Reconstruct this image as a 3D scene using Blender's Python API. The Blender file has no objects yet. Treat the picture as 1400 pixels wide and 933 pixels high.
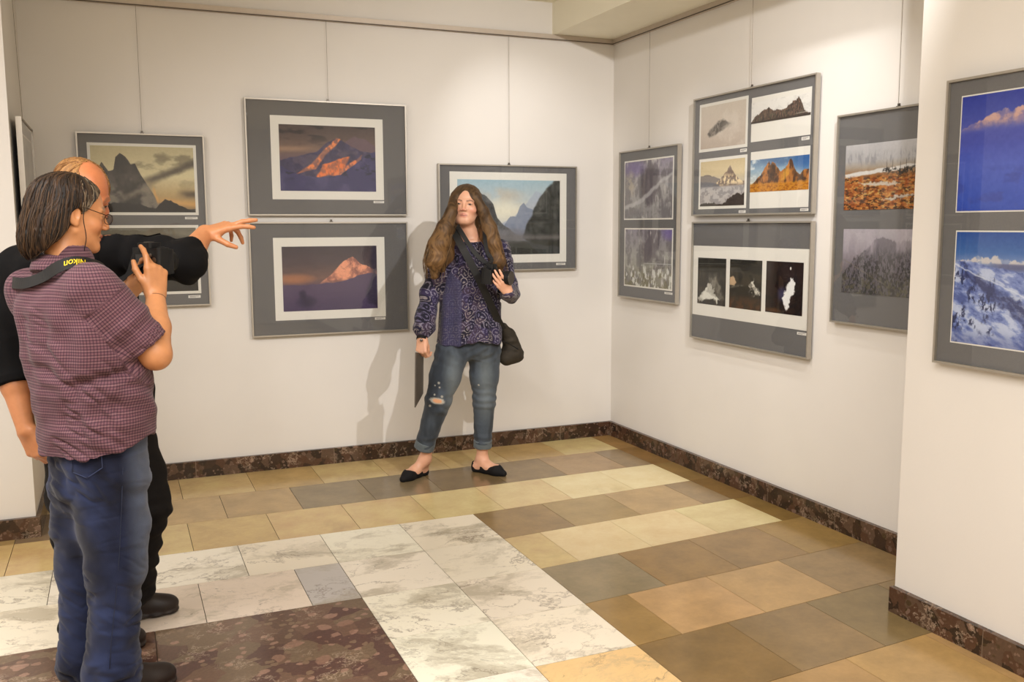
import bpy, bmesh, math, random
import numpy as np
from mathutils import Vector, Matrix, Euler

random.seed(7)
scene = bpy.context.scene
COL = scene.collection

# ------------------------------------------------------------------ helpers
def lin(c):
    """sRGB 0-255 -> linear"""
    c = np.asarray(c, dtype=np.float64) / 255.0
    return np.where(c <= 0.04045, c / 12.92, ((c + 0.055) / 1.055) ** 2.4)

def L4(c):
    r = lin(c)
    return (float(r[0]), float(r[1]), float(r[2]), 1.0)

def link(o, parent=None):
    COL.objects.link(o)
    if parent is not None:
        o.parent = parent
    return o

def tag(o, label=None, cat=None, group=None, kind=None):
    if label: o['label'] = label
    if cat: o['category'] = cat
    if group: o['group'] = group
    if kind: o['kind'] = kind
    return o

def empty(name, loc, label=None, cat=None, group=None):
    o = bpy.data.objects.new(name, None)
    o.location = loc
    o.empty_display_size = 0.1
    link(o)
    bpy.context.view_layer.update()
    return tag(o, label, cat, group)

def mesh_obj(name, verts, faces, mat=None, parent=None, smooth=False):
    """one mesh object; verts in world coordinates (shifted into the parent's frame)"""
    v = np.asarray(verts, dtype=np.float64).reshape(-1, 3)
    off = np.array(parent_origin(parent)) if parent is not None else np.zeros(3)
    v = v - off
    me = bpy.data.meshes.new(name)
    if isinstance(faces, np.ndarray):
        n = len(faces); k = faces.shape[1]
        me.vertices.add(len(v)); me.vertices.foreach_set('co', v.astype(np.float32).ravel())
        me.loops.add(n * k); me.loops.foreach_set('vertex_index', faces.astype(np.int32).ravel())
        me.polygons.add(n)
        me.polygons.foreach_set('loop_start', np.arange(0, n * k, k, dtype=np.int32))
        me.update(calc_edges=True)
    else:
        me.from_pydata([tuple(a) for a in v], [], faces)
        me.update()
    if smooth:
        me.polygons.foreach_set('use_smooth', np.ones(len(me.polygons), dtype=bool))
    if mat is not None:
        for m in (mat if isinstance(mat, (list, tuple)) else [mat]):
            me.materials.append(m)
    o = bpy.data.objects.new(name, me)
    return link(o, parent)

def parent_origin(o):
    p = Vector((0, 0, 0))
    while o is not None:
        p = p + o.location
        o = o.parent
    return p

class MB:
    """collects shapes into one mesh"""
    def __init__(self):
        self.v = []; self.f = []
    def add(self, v, f):
        n = len(self.v)
        self.v.extend([tuple(a) for a in v]); self.f.extend([tuple(i + n for i in a) for a in f])
        return self
    def box(self, lo, hi):
        (x0, y0, z0), (x1, y1, z1) = lo, hi
        x0, x1 = min(x0, x1), max(x0, x1); y0, y1 = min(y0, y1), max(y0, y1); z0, z1 = min(z0, z1), max(z0, z1)
        return self.add([(x0,y0,z0),(x1,y0,z0),(x1,y1,z0),(x0,y1,z0),(x0,y0,z1),(x1,y0,z1),(x1,y1,z1),(x0,y1,z1)],
                        [(0,3,2,1),(4,5,6,7),(0,1,5,4),(1,2,6,5),(2,3,7,6),(3,0,4,7)])
    def obox(self, c, ax, half, bev=0.0):
        """oriented box: centre, 3x3 rows = axes, half sizes; optional chamfer on the first two axes"""
        c = np.array(c, float); A = np.array(ax, float); hx, hy, hz = half
        if bev <= 0:
            ring = [(-hx,-hy),(hx,-hy),(hx,hy),(-hx,hy)]
        else:
            ring = []
            for sx, sy, st in ((1,1,0),(-1,1,90),(-1,-1,180),(1,-1,270)):
                for k in range(5):
                    a = math.radians(st + 90 * k / 4)
                    ring.append((sx*(hx-bev)+bev*math.cos(a), sy*(hy-bev)+bev*math.sin(a)))
        n = len(ring)
        lv = [(x,y,-hz) for x,y in ring] + [(x,y,hz) for x,y in ring]
        v = [c + p[0]*A[0] + p[1]*A[1] + p[2]*A[2] for p in lv]
        f = [tuple(range(n-1,-1,-1)), tuple(range(n,2*n))] + [(i,(i+1)%n,n+(i+1)%n,n+i) for i in range(n)]
        return self.add(v, f)
    def tube(self, pts, r, n=8, cap=True, flat=None):
        """tube along pts; r scalar or list; flat=(normal vector, factor) squeezes along a direction"""
        P = [np.array(p, float) for p in pts]
        R = r if isinstance(r, (list, tuple, np.ndarray)) else [r]*len(P)
        up = np.array([0.13, 0.27, 0.95]); rings = []
        prev = None
        for i, p in enumerate(P):
            t = P[min(i+1,len(P)-1)] - P[max(i-1,0)]
            t = t/(np.linalg.norm(t)+1e-12)
            if prev is None:
                a = np.cross(up, t)
                if np.linalg.norm(a) < 0.1: a = np.cross([1,0,0], t)
            else:
                a = prev - t*np.dot(prev, t)
            a /= np.linalg.norm(a)+1e-12; prev = a
            b = np.cross(t, a)
            rings.append([p + R[i]*(a*math.cos(2*math.pi*k/n)+b*math.sin(2*math.pi*k/n)) for k in range(n)])
        v = [q for ring in rings for q in ring]; f = []
        for i in range(len(P)-1):
            for k in range(n):
                f.append((i*n+k, i*n+(k+1)%n, (i+1)*n+(k+1)%n, (i+1)*n+k))
        if cap:
            f.append(tuple(range(n-1,-1,-1))); f.append(tuple(range((len(P)-1)*n, len(P)*n)))
        return self.add(v, f)
    def ribbon(self, pts, normals, w, th):
        """flat strap with real thickness: pts, outward normals, width, thickness"""
        P = [np.array(p,float) for p in pts]; n = len(P); v = []; f = []
        for i in range(n):
            t = P[min(i+1,n-1)]-P[max(i-1,0)]; t /= np.linalg.norm(t)+1e-12
            N = np.array(normals[i],float); N -= t*np.dot(N,t); N /= np.linalg.norm(N)+1e-12
            s = np.cross(t,N); ww = w[i] if isinstance(w,(list,tuple)) else w
            v += [P[i]-s*ww/2-N*th/2, P[i]+s*ww/2-N*th/2, P[i]+s*ww/2+N*th/2, P[i]-s*ww/2+N*th/2]
        for i in range(n-1):
            for k in range(4):
                f.append((i*4+k, i*4+(k+1)%4, (i+1)*4+(k+1)%4, (i+1)*4+k))
        f.append((3,2,1,0)); f.append(tuple(range((n-1)*4,n*4)))
        return self.add(v,f)
    def lathe(self, c, axis, prof, n=32):
        """profile [(radius, along)] around axis through c"""
        ax = np.array(axis,float); ax/=np.linalg.norm(ax)
        a = np.cross(ax,[0,0,1]);
        if np.linalg.norm(a)<.1: a=np.cross(ax,[1,0,0])
        a/=np.linalg.norm(a); b=np.cross(ax,a); c=np.array(c,float); v=[];f=[]
        for r,h in prof:
            for k in range(n):
                t=2*math.pi*k/n; v.append(c+ax*h+r*(a*math.cos(t)+b*math.sin(t)))
        for i in range(len(prof)-1):
            for k in range(n):
                f.append((i*n+k,i*n+(k+1)%n,(i+1)*n+(k+1)%n,(i+1)*n+k))
        f.append(tuple(range(n-1,-1,-1))); f.append(tuple(range((len(prof)-1)*n,len(prof)*n)))
        return self.add(v,f)
    def build(self, name, mat, parent=None, smooth=False):
        return mesh_obj(name, self.v, self.f, mat, parent, smooth)

def spline(pts, n):
    """Catmull-Rom through pts, n samples per span"""
    P = np.array(pts, float); out = []
    Q = np.vstack([2*P[0]-P[1], P, 2*P[-1]-P[-2]])
    for i in range(1, len(Q)-2):
        for k in range(n):
            t = k/n
            out.append(0.5*((2*Q[i])+(-Q[i-1]+Q[i+1])*t+(2*Q[i-1]-5*Q[i]+4*Q[i+1]-Q[i+2])*t*t+(-Q[i-1]+3*Q[i]-3*Q[i+1]+Q[i+2])*t**3))
    out.append(P[-1]); return np.array(out)

# ------------------------------------------------------------------ node materials
def new_mat(name):
    m = bpy.data.materials.new(name); m.use_nodes = True
    nt = m.node_tree; nt.nodes.clear()
    out = nt.nodes.new('ShaderNodeOutputMaterial')
    b = nt.nodes.new('ShaderNodeBsdfPrincipled')
    nt.links.new(b.outputs[0], out.inputs[0])
    return m, nt, b, out

class NT:
    def __init__(self, nt): self.nt = nt
    def n(self, t, **kw):
        x = self.nt.nodes.new('ShaderNode'+t)
        for k, v in kw.items():
            if k.startswith('i_'):
                x.inputs[k[2:].replace('_', ' ')].default_value = v
            else: setattr(x, k, v)
        return x
    def l(self, a, b): self.nt.links.new(a, b)
    def noise(self, vec, scale, detail=4, rough=0.55, dist=0.0):
        x = self.n('TexNoise'); x.inputs['Scale'].default_value = scale; x.inputs['Detail'].default_value = detail
        x.inputs['Roughness'].default_value = rough; x.inputs['Distortion'].default_value = dist
        if vec is not None: self.l(vec, x.inputs['Vector'])
        return x
    def ramp(self, fac, stops, interp='LINEAR'):
        x = self.n('ValToRGB'); e = x.color_ramp.elements; x.color_ramp.interpolation = interp
        while len(e) < len(stops): e.new(0.5)
        for i, (p, c) in enumerate(stops):
            e[i].position = p; e[i].color = c if len(c) == 4 else (*c, 1)
        self.l(fac, x.inputs[0]); return x
    def mix(self, fac, a, b, mode='MIX'):
        x = self.n('Mix', data_type='RGBA', blend_type=mode)
        for s, i in ((fac, 0), (a, 6), (b, 7)):
            if hasattr(s, 'is_linked') or isinstance(s, bpy.types.NodeSocket): self.l(s, x.inputs[i])
            else: x.inputs[i].default_value = s
        return x.outputs[2]
    def math(self, op, a, b=0.0, clamp=False):
        x = self.n('Math', operation=op, use_clamp=clamp)
        for s, i in ((a, 0), (b, 1)):
            if isinstance(s, bpy.types.NodeSocket): self.l(s, x.inputs[i])
            else: x.inputs[i].default_value = s
        return x.outputs[0]
    def bump(self, h, strength, dist, bsdf):
        x = self.n('Bump'); x.inputs['Strength'].default_value = strength; x.inputs['Distance'].default_value = dist
        self.l(h, x.inputs['Height']); self.l(x.outputs[0], bsdf.inputs['Normal']); return x
    def mapping(self, vec, scale=(1,1,1), rot=(0,0,0), loc=(0,0,0)):
        x = self.n('Mapping'); x.inputs['Scale'].default_value = scale; x.inputs['Rotation'].default_value = rot
        x.inputs['Location'].default_value = loc; self.l(vec, x.inputs['Vector']); return x.outputs[0]
    def attr(self, name):
        x = self.n('Attribute'); x.attribute_name = name; return x

def mat_plain(name, rgb, rough=0.6, metal=0.0, var=0.06, scale=30.0, bump=0.0, spec=0.5, coat=0.0):
    m, nt, b, out = new_mat(name); N = NT(nt)
    tc = N.n('TexCoord').outputs['Object']
    nz = N.noise(tc, scale, 3)
    c = lin(rgb)
    r = N.ramp(nz.outputs['Fac'], [(0.3, tuple(c*(1-var))), (0.7, tuple(c*(1+var)))])
    N.l(r.outputs[0], b.inputs['Base Color'])
    b.inputs['Roughness'].default_value = rough; b.inputs['Metallic'].default_value = metal
    b.inputs['Specular IOR Level'].default_value = spec; b.inputs['Coat Weight'].default_value = coat
    if bump > 0: N.bump(nz.outputs['Fac'], bump, 0.002, b)
    return m

# ------------------------------------------------------------------ camera (solved from the photograph)
CAM = np.array([-3.281, -5.875, 1.530]); CRX, CRY, CRZ = math.radians(82.876), math.radians(0.202), math.radians(-23.049)
FPX = 1267.25
CR = np.array(Euler((CRX, CRY, CRZ), 'XYZ').to_matrix())
def Q(u, v, Y):
    """world point on the plane y = Y seen at photo pixel (u, v)"""
    d = CR @ np.array([(u-700)/FPX, -(v-466.5)/FPX, -1.0]); t = (Y-CAM[1])/d[1]
    return CAM + t*d
def Qf(u, v, Z=0.0):
    d = CR @ np.array([(u-700)/FPX, -(v-466.5)/FPX, -1.0]); t = (Z-CAM[2])/d[2]
    return CAM + t*d
cd = bpy.data.cameras.new('viewpoint'); co = bpy.data.objects.new('viewpoint', cd); COL.objects.link(co)
co.location = CAM; co.rotation_euler = (CRX, CRY, CRZ)
cd.sensor_fit = 'HORIZONTAL'; cd.sensor_width = 36.0; cd.lens = FPX/1400*36.0; cd.clip_start = 0.05
scene.camera = co
# ------------------------------------------------------------------ setting materials
def m_wall():
    m, nt, b, out = new_mat('white_plaster'); N = NT(nt)
    tc = N.n('TexCoord').outputs['Object']
    big = N.noise(tc, 1.3, 3); fine = N.noise(tc, 90, 3)
    r = N.ramp(big.outputs['Fac'], [(0.3, (0.760, 0.728, 0.685)), (0.7, (0.795, 0.762, 0.720))])
    N.l(r.outputs[0], b.inputs['Base Color']); b.inputs['Roughness'].default_value = 0.75
    b.inputs['Specular IOR Level'].default_value = 0.25
    N.bump(fine.outputs['Fac'], 0.12, 0.002, b)
    return m

def tile_coords(N):
    g = N.n('NewGeometry'); a = N.attr('tile_off')
    v = N.n('VectorMath', operation='ADD'); N.l(g.outputs['Position'], v.inputs[0]); N.l(a.outputs['Vector'], v.inputs[1])
    sp = N.n('SeparateXYZ'); N.l(a.outputs['Vector'], sp.inputs[0])
    r = N.n('VectorRotate', rotation_type='Z_AXIS'); N.l(v.outputs[0], r.inputs['Vector']); N.l(sp.outputs[2], r.inputs['Angle'])
    return r.outputs[0]

def polish(N, b, vec, r0=0.10, r1=0.22):
    nz = N.noise(vec, 9, 4)
    mr = N.n('MapRange'); mr.inputs['To Min'].default_value = r0; mr.inputs['To Max'].default_value = r1
    N.l(nz.outputs['Fac'], mr.inputs['Value']); N.l(mr.outputs[0], b.inputs['Roughness'])
    b.inputs['Specular IOR Level'].default_value = 0.4

def m_limestone():
    m, nt, b, out = new_mat('honed_limestone'); N = NT(nt); v = tile_coords(N)
    tint = N.attr('tint').outputs['Color']
    n1 = N.noise(v, 6, 6, 0.6); n2 = N.noise(v, 45, 5, 0.7); n3 = N.noise(v, 2.2, 4, 0.6, 0.8)
    c = N.mix(0.55, tint, N.ramp(n1.outputs['Fac'], [(0.3, (0.36,0.36,0.36)), (0.72, (0.66,0.64,0.60))]).outputs[0], 'OVERLAY')
    c = N.mix(0.30, c, N.ramp(n2.outputs['Fac'], [(0.3, (0.4,0.4,0.4)), (0.75, (0.62,0.61,0.58))]).outputs[0], 'OVERLAY')
    st = N.ramp(n3.outputs['Fac'], [(0.60, (0,0,0)), (0.78, (1,1,1))])
    c = N.mix(N.math('MULTIPLY', st.outputs[0], 0.35), c, (0.30, 0.20, 0.09, 1), 'MIX')
    N.l(c, b.inputs['Base Color']); polish(N, b, v, 0.12, 0.26)
    return m

def m_marble():
    m, nt, b, out = new_mat('veined_marble'); N = NT(nt); v = tile_coords(N)
    v = N.mapping(v, (1.0, 1.6, 1.0), (0, 0, 0.55))
    w = N.noise(v, 3.0, 6, 0.6)
    va = N.n('VectorMath', operation='MULTIPLY_ADD')
    N.l(w.outputs['Color'], va.inputs[0]); va.inputs[1].default_value = (0.55, 0.55, 0.55); N.l(v, va.inputs[2])
    tint = N.attr('tint').outputs['Color']
    # soft grey-brown clouds
    cl = N.noise(va.outputs[0], 2.4, 9, 0.66)
    cm = N.ramp(cl.outputs['Fac'], [(0.51, (0,0,0)), (0.63, (1,1,1))])
    c = N.mix(N.math('MULTIPLY', cm.outputs[0], 0.62), tint, L4((166,154,130)), 'MIX')
    # thin veins = the zero line of a noise
    vn = N.noise(va.outputs[0], 2.6, 9, 0.6)
    ab = N.math('ABSOLUTE', N.math('SUBTRACT', vn.outputs['Fac'], 0.5))
    vm = N.ramp(ab, [(0.0, (1,1,1)), (0.018, (0,0,0))])
    mv = N.ramp(N.noise(v, 1.7, 3, 0.5).outputs['Fac'], [(0.46, (0.12,)*3), (0.58, (1,1,1))]).outputs[0]
    c = N.mix(N.math('MULTIPLY', N.math('MULTIPLY', vm.outputs[0], mv), 0.62), c, L4((112,94,80)), 'MIX')
    # dark green-black flecks clustered along the clouds
    fl = N.noise(va.outputs[0], 13, 8, 0.75); msk = N.noise(v, 2.0, 3, 0.5)
    fm = N.math('MULTIPLY', N.ramp(fl.outputs['Fac'], [(0.60, (0,0,0)), (0.67, (1,1,1))]).outputs[0],
                N.ramp(msk.outputs['Fac'], [(0.50, (0,0,0)), (0.60, (1,1,1))]).outputs[0])
    c = N.mix(N.math('MULTIPLY', fm, 0.75), c, L4((72,74,62)), 'MIX')
    N.l(c, b.inputs['Base Color']); polish(N, b, v, 0.14, 0.26)
    return m

def m_breccia(name='red_breccia', dark=False):
    m, nt, b, out = new_mat(name); N = NT(nt)
    v = N.n('NewGeometry').outputs['Position'] if dark else tile_coords(N)
    if dark: v = N.mapping(v, (1, 1, 1), (0.3, 0.2, 0.1))
    else: v = N.mapping(v, (1.0, 1.2, 1.0), (0, 0, 0.5))
    w = N.noise(v, 9, 5, 0.6)
    va = N.n('VectorMath', operation='MULTIPLY_ADD')
    N.l(w.outputs['Color'], va.inputs[0]); va.inputs[1].default_value = (0.07, 0.07, 0.07); N.l(v, va.inputs[2])
    if dark: base=[(62,46,36),(84,60,46),(52,40,32),(92,72,58)]; blob=[(112,90,76),(70,56,36),(128,104,90)]; s0,s1,s2=20.0,26.0,60.0
    else: base=[(100,76,62),(112,86,70),(92,66,57),(116,96,76)]; blob=[(146,112,94),(132,108,86),(158,124,106)]; s0,s1,s2=9.0,9.5,24.0
    vo = N.n('TexVoronoi'); vo.inputs['Scale'].default_value = s0; N.l(va.outputs[0], vo.inputs['Vector'])
    sep = N.n('SeparateColor'); N.l(vo.outputs['Color'], sep.inputs[0])
    c = N.ramp(sep.outputs[0], [(k/4, L4(q)) for k, q in enumerate(base)], 'CONSTANT').outputs[0]
    for sc, thr, frac in ((s2, .36, .62), (s1, .33, .66)):
        vo = N.n('TexVoronoi'); vo.inputs['Scale'].default_value = sc; N.l(va.outputs[0], vo.inputs['Vector'])
        sep = N.n('SeparateColor'); N.l(vo.outputs['Color'], sep.inputs[0])
        inside = N.ramp(vo.outputs['Distance'], [(thr, (1,1,1)), (thr+.03, (0,0,0))]).outputs[0]
        on = N.math('GREATER_THAN', sep.outputs[1], frac)
        bc = N.ramp(sep.outputs[2], [(k/3, L4(q)) for k, q in enumerate(blob)], 'CONSTANT').outputs[0]
        c = N.mix(N.math('MULTIPLY', N.math('MULTIPLY', inside, on), .8), c, bc)
    fine = N.noise(v, 70, 5, 0.7)
    c = N.mix(0.5, c, N.ramp(fine.outputs['Fac'], [(0.3, (0.32,0.32,0.32)), (0.7, (0.66,0.64,0.62))]).outputs[0], 'OVERLAY')
    vn = N.noise(va.outputs[0], 8, 8, 0.7)
    ab = N.math('ABSOLUTE', N.math('SUBTRACT', vn.outputs['Fac'], 0.5))
    m2 = N.noise(v, 4.5, 2)
    vm = N.math('MULTIPLY', N.ramp(ab, [(0.0, (1,1,1)), (0.016, (0,0,0))]).outputs[0],
                N.ramp(m2.outputs['Fac'], [(0.47, (0,0,0)), (0.57, (1,1,1))]).outputs[0])
    c = N.mix(N.math('MULTIPLY', vm, 0.6), c, L4((205,180,155)))
    N.l(c, b.inputs['Base Color']); polish(N, b, v, 0.14, 0.26)
    return m

M_WALL = m_wall(); M_LIME = m_limestone(); M_MARB = m_marble(); M_BREC = m_breccia(); M_BASE = m_breccia('brown_breccia', True)
M_GROUT = mat_plain('grout', (58, 46, 32), 0.9)
M_CEIL = mat_plain('ceiling_paint', (246, 241, 222), 0.85, var=0.02, scale=3)
M_RAIL = mat_plain('hanging_rail_alu', (196, 184, 170), 0.5, 0.3, var=0.03)
M_RAILD = mat_plain('rail_dark_strip', (92, 82, 72), 0.7)

# ------------------------------------------------------------------ room shell
ZC, ZS, ZR = 3.022, 2.812, 2.776          # ceiling, bulkhead soffit, underside of the rail
PX, PY = -0.500, -3.215                   # near right pier: face x, end y
LX, LY = -3.716, -0.832                   # left pier: return face x, front face y
XL, YB = -6.6, -9.2
MB().box((LX, 0, 0), (0.25, 0.25, ZC+.1)).build('wall_back', M_WALL)['kind'] = 'structure'
MB().box((0, -3.6, 0), (0.25, 0.0, ZC+.1)).build('wall_right', M_WALL)['kind'] = 'structure'
MB().box((PX, YB, 0), (0.0, PY, ZC+.1)).build('wall_right_pier', M_WALL)['kind'] = 'structure'
MB().box((XL, LY, 0), (LX, 0.25, ZC+.1)).build('wall_left_pier', M_WALL)['kind'] = 'structure'
MB().box((XL-.25, YB, 0), (XL, LY, ZC+.1)).build('wall_left', M_WALL)['kind'] = 'structure'
MB().box((XL-.25, YB-.25, 0), (0.25, YB, ZC+.1)).build('wall_front', M_WALL)['kind'] = 'structure'
MB().box((XL, YB, ZC), (0.0, 0.0, ZC+.15)).build('ceiling', M_CEIL)['kind'] = 'structure'
MB().box((-0.479, YB, ZS), (0.0, 0.0, ZC)).build('ceiling_bulkhead', M_CEIL)['kind'] = 'structure'

def rail(name, lo, hi, axis):
    o = MB().box(lo, hi).build(name, M_RAIL); o['kind'] = 'structure'
    d = 0.004  # dark strip standing proud along the rail's lower edge
    if axis == 0: MB().box((lo[0], lo[1]-d, lo[2]), (hi[0], lo[1], lo[2]+.006)).build('dark_strip', M_RAILD, o)
    else: MB().box((lo[0]-d, lo[1], lo[2]), (lo[0], hi[1], lo[2]+.006)).build('dark_strip', M_RAILD, o)
rail('trim_1', (LX, -0.022, ZR), (0.0, 0.0, ZS), 0)
rail('trim_2', (-0.022, PY, ZR), (0.0, -0.022, ZS), 1)

# baseboards: separate slabs with light joints
def baseboard(name, axis, a0, a1, seams, face, back, h=0.1016):
    mb = MB(); g = 0.0018
    cuts = [a0] + sorted(seams) + [a1]
    for s, e in zip(cuts[:-1], cuts[1:]):
        s2 = s + (g if s != a0 else 0); e2 = e - (g if e != a1 else 0)
        if axis == 0: mb.box((s2, face, 0), (e2, back, h))
        else: mb.box((face, s2, 0), (back, e2, h))
    o = mb.build(name, M_BASE); o['kind'] = 'structure'
    mj = MB()
    for s in seams:
        if axis == 0: mj.box((s-g, face+.001, 0), (s+g, back, h-.001))
        else: mj.box((face+.001, s-g, 0), (back, s+g, h-.001))
    if seams: mj.build('joint', mat_plain('joint_mortar', (126,108,88), .8), o)
    return o
baseboard('baseboard_back', 0, LX+.022, -0.026, [-2.90, -2.049, -1.21, -0.42], -0.025, -0.0005)
baseboard('baseboard_right', 1, PY, -0.0005, [-2.353, -1.831, -0.767], -0.025, -0.0005)
baseboard('baseboard_right_pier', 1, YB, PY+.004, [-3.646, -4.7, -5.8], PX-.025, PX-.0005)
baseboard('baseboard_left_pier', 0, XL, LX+.020, [-4.35], LY-.025, LY-.0005)
baseboard('baseboard_left_return', 1, LY-.0005+.001, -0.0005, [], LX+.0005, LX+.021)

# ------------------------------------------------------------------ floor: every slab its own polygon, grout below
def yl(k, x):
    base = [0.0, -0.468, -0.928, -1.380, -1.808, -2.243, -2.668, -3.080, -3.512, -3.94, -4.37, -4.8]
    sl = [0, .022, .027, .06, .07, .08, .08, .08, .08, .08, .08, .08][k]
    x0 = -2.3 if k < 3 else -1.6
    return base[k] + (sl*(x-x0) if x > x0 else 0.0)
T = []   # (x0,x1,k_top,k_bottom,material,srgb)
rnd = random.Random(3)
def jit(c, a=7):
    d = rnd.uniform(-a, a); return tuple(v + d + rnd.uniform(-2, 2) for v in c)
LT, DK, MD, CR_ = (206,184,138), (150,124,84), (176,146,102), (218,198,150)
GR = (140,120,90)
def row(k, xs, cols, mat=0):
    for i in range(len(xs)-1):
        T.append((xs[i], xs[i+1], k, k+1, mat, jit(cols[i % len(cols)], 5)))
lft = [-6.6,-6.2,-5.8,-5.4,-5.0,-4.6,-4.22,-3.81]
row(0, lft + [-3.41,-3.005,-2.605,-2.205,-1.805,-1.40,-0.99,-0.577,-0.172], [(196,170,120),(202,176,124),(186,156,104),(202,178,126)])
row(1, lft + [-3.61,-3.21,-2.81,-2.415], [(176,146,100),(184,156,108),(176,148,100),(142,122,92)][::1])
row(1, [-2.415,-2.007], [GR]); row(1, [-2.007,-1.605], [(132,114,86)]); row(1, [-1.605,-1.20], [(126,106,78)]); row(1, [-1.20,-0.79], [(134,112,82)])
row(1, [-0.79,-0.366], [(160,134,96)]); row(1, [-0.366,-0.172], [(138,118,84)])
row(2, lft + [-3.415,-3.015,-2.615,-2.21,-1.81], [(204,174,118),(206,178,124),(210,184,130)])
row(2, [-1.81,-1.41], [(214,192,142)]); row(2, [-1.41,-0.985], [(216,194,146)]); row(2, [-0.985,-0.575], [(220,203,160)]); row(2, [-0.575,-0.172], [(222,206,162)])
row(3, [-1.60,-1.19], [(150,124,84)]); row(3, [-1.19,-0.785], [(160,134,92)]); row(3, [-0.785,-0.368], [(172,144,102)]); row(3, [-0.368,-0.172], [(142,122,86)])
row(4, [-1.60,-1.40], [(210,184,132)]); row(4, [-1.40,-0.99], [(222,202,158)]); row(4, [-0.99,-0.58], [(222,202,156)]); row(4, [-0.58,-0.163], [(216,198,148)])
row(5, [-1.60,-1.19], [(148,132,102)]); row(5, [-1.19,-0.78], [(148,116,70)]); row(5, [-0.78,-0.365], [(154,126,84)]); row(5, [-0.365,-0.0], [(158,128,80)])
row(6, [-1.60,-1.395], [(164,134,84)]); row(6, [-1.395,-0.98], [(182,150,102)]); row(6, [-0.98,-0.562], [(184,152,104)]); row(6, [-0.562,0.0], [(150,126,88)])
row(7, [-1.60,-1.18], [(138,112,74)]); row(7, [-1.18,-0.77], [(144,120,84)]); row(7, [-0.77,-0.36], [(128,108,74)]); row(7, [-0.36,0.0], [(140,116,76)])
row(8, [-1.60,-1.385,-0.975,-0.565,0.0], [(172,142,96),(170,140,92),(176,144,96),(178,146,98)])
row(9, [-1.60,-1.19,-0.78,-0.36,0.0], [(142,112,70),(138,112,74)])
row(10, [-1.60,-1.39,-0.98,-0.56,0.0], [(178,142,90)])
for k, c in ((0,(150,120,72)),(1,(132,102,58)),(2,(138,110,66)),(3,(128,100,58)),(4,(134,106,62))):
    T.append((-0.172 if k != 4 else -0.163, 0.0, k, k+1, 0, jit(c, 4)))
# marble band
MC = (247,240,222)
row(3, [-5.8,-5.4,-5.0,-4.6,-4.22,-4.02,-3.615,-3.22,-2.815,-2.418], [MC,(247,240,224),(242,232,210)], 1)
row(4, [-5.8,-5.4,-5.0,-4.6,-4.22,-3.83,-3.43,-3.03,-2.62], [(240,230,210),(240,230,210),(230,214,194),(228,214,194)], 1)
T.append((-2.62, -2.418, 4, 5, 1, (196,190,186)))
for k in range(3, 11):
    T.append((-2.418, -2.010, k, k+1, 1, jit(MC, 4))); T.append((-2.010, -1.600, k, k+1, 1, jit((243,234,212) if k != 7 else (232,196,140), 4)))
for xs in ((-3.22,-2.418), (-4.02,-3.22), (-4.82,-4.02), (-5.8,-4.82)):
    for k in (5, 7, 9): T.append((xs[0], xs[1], k, k+2, 2, (110,80,64)))
v=[]; f=[]; mi=[]; tint=[]; off=[]
g = 0.0014
for x0,x1,ka,kb,mt,c in T:
    n=len(v); X0,X1=x0+g,x1-g
    q=[(X0,yl(kb,x0)+g),(X1,yl(kb,x1)+g),(X1,yl(ka,x1)-g),(X0,yl(ka,x0)-g)]
    v += [(a,b,0.0) for a,b in q] + [(a,b,-0.004) for a,b in q]
    ff=[(n,n+1,n+2,n+3)]+[(n+i,n+4+i,n+4+(i+1)%4,n+(i+1)%4) for i in range(4)]
    o3=(rnd.uniform(-40,40),rnd.uniform(-40,40),rnd.uniform(-.5,.5)+(6.2832*rnd.randint(-6,6))); l=lin(c)
    f+=ff
    for _ in ff: mi.append(mt); tint.append((*l,1.0)); off.append(o3)
n=len(v)
v+=[(XL,YB,-.003),(0.3,YB,-.003),(0.3,0.1,-.003),(XL,0.1,-.003)]; f.append((n,n+1,n+2,n+3)); mi.append(3); tint.append((.1,.1,.1,1)); off.append((0,0,0))
# plain slabs for the rest of the room behind the camera
for ix in range(16):
    for iy in range(11):
        x0=-6.6+ix*.4125; y1=-4.80-iy*.40
        if x0 < -1.61: c=(224,204,170)
        else: c=LT if iy%2 else DK
        n=len(v); v+=[(x0+g,y1-.40+g,0),(x0+.4125-g,y1-.40+g,0),(x0+.4125-g,y1-g,0),(x0+g,y1-g,0)]
        f.append((n,n+1,n+2,n+3)); mi.append(0); tint.append((*lin(jit(c)),1)); off.append((rnd.uniform(-40,40),rnd.uniform(-40,40),0))
floor = mesh_obj('floor', v, f, [M_LIME, M_MARB, M_BREC, M_GROUT]); floor['kind']='structure'
me=floor.data; me.polygons.foreach_set('material_index', np.array(mi,dtype=np.int32))
a=me.attributes.new('tint','FLOAT_COLOR','FACE'); a.data.foreach_set('color', np.array(tint,dtype=np.float32).ravel())
a=me.attributes.new('tile_off','FLOAT_VECTOR','FACE'); a.data.foreach_set('vector', np.array(off,dtype=np.float32).ravel())
MB().box((XL-.25, YB-.25, -0.2), (0.25, 0.25, -0.0045)).build('floor_slab', M_GROUT)['kind']='structure'
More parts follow.
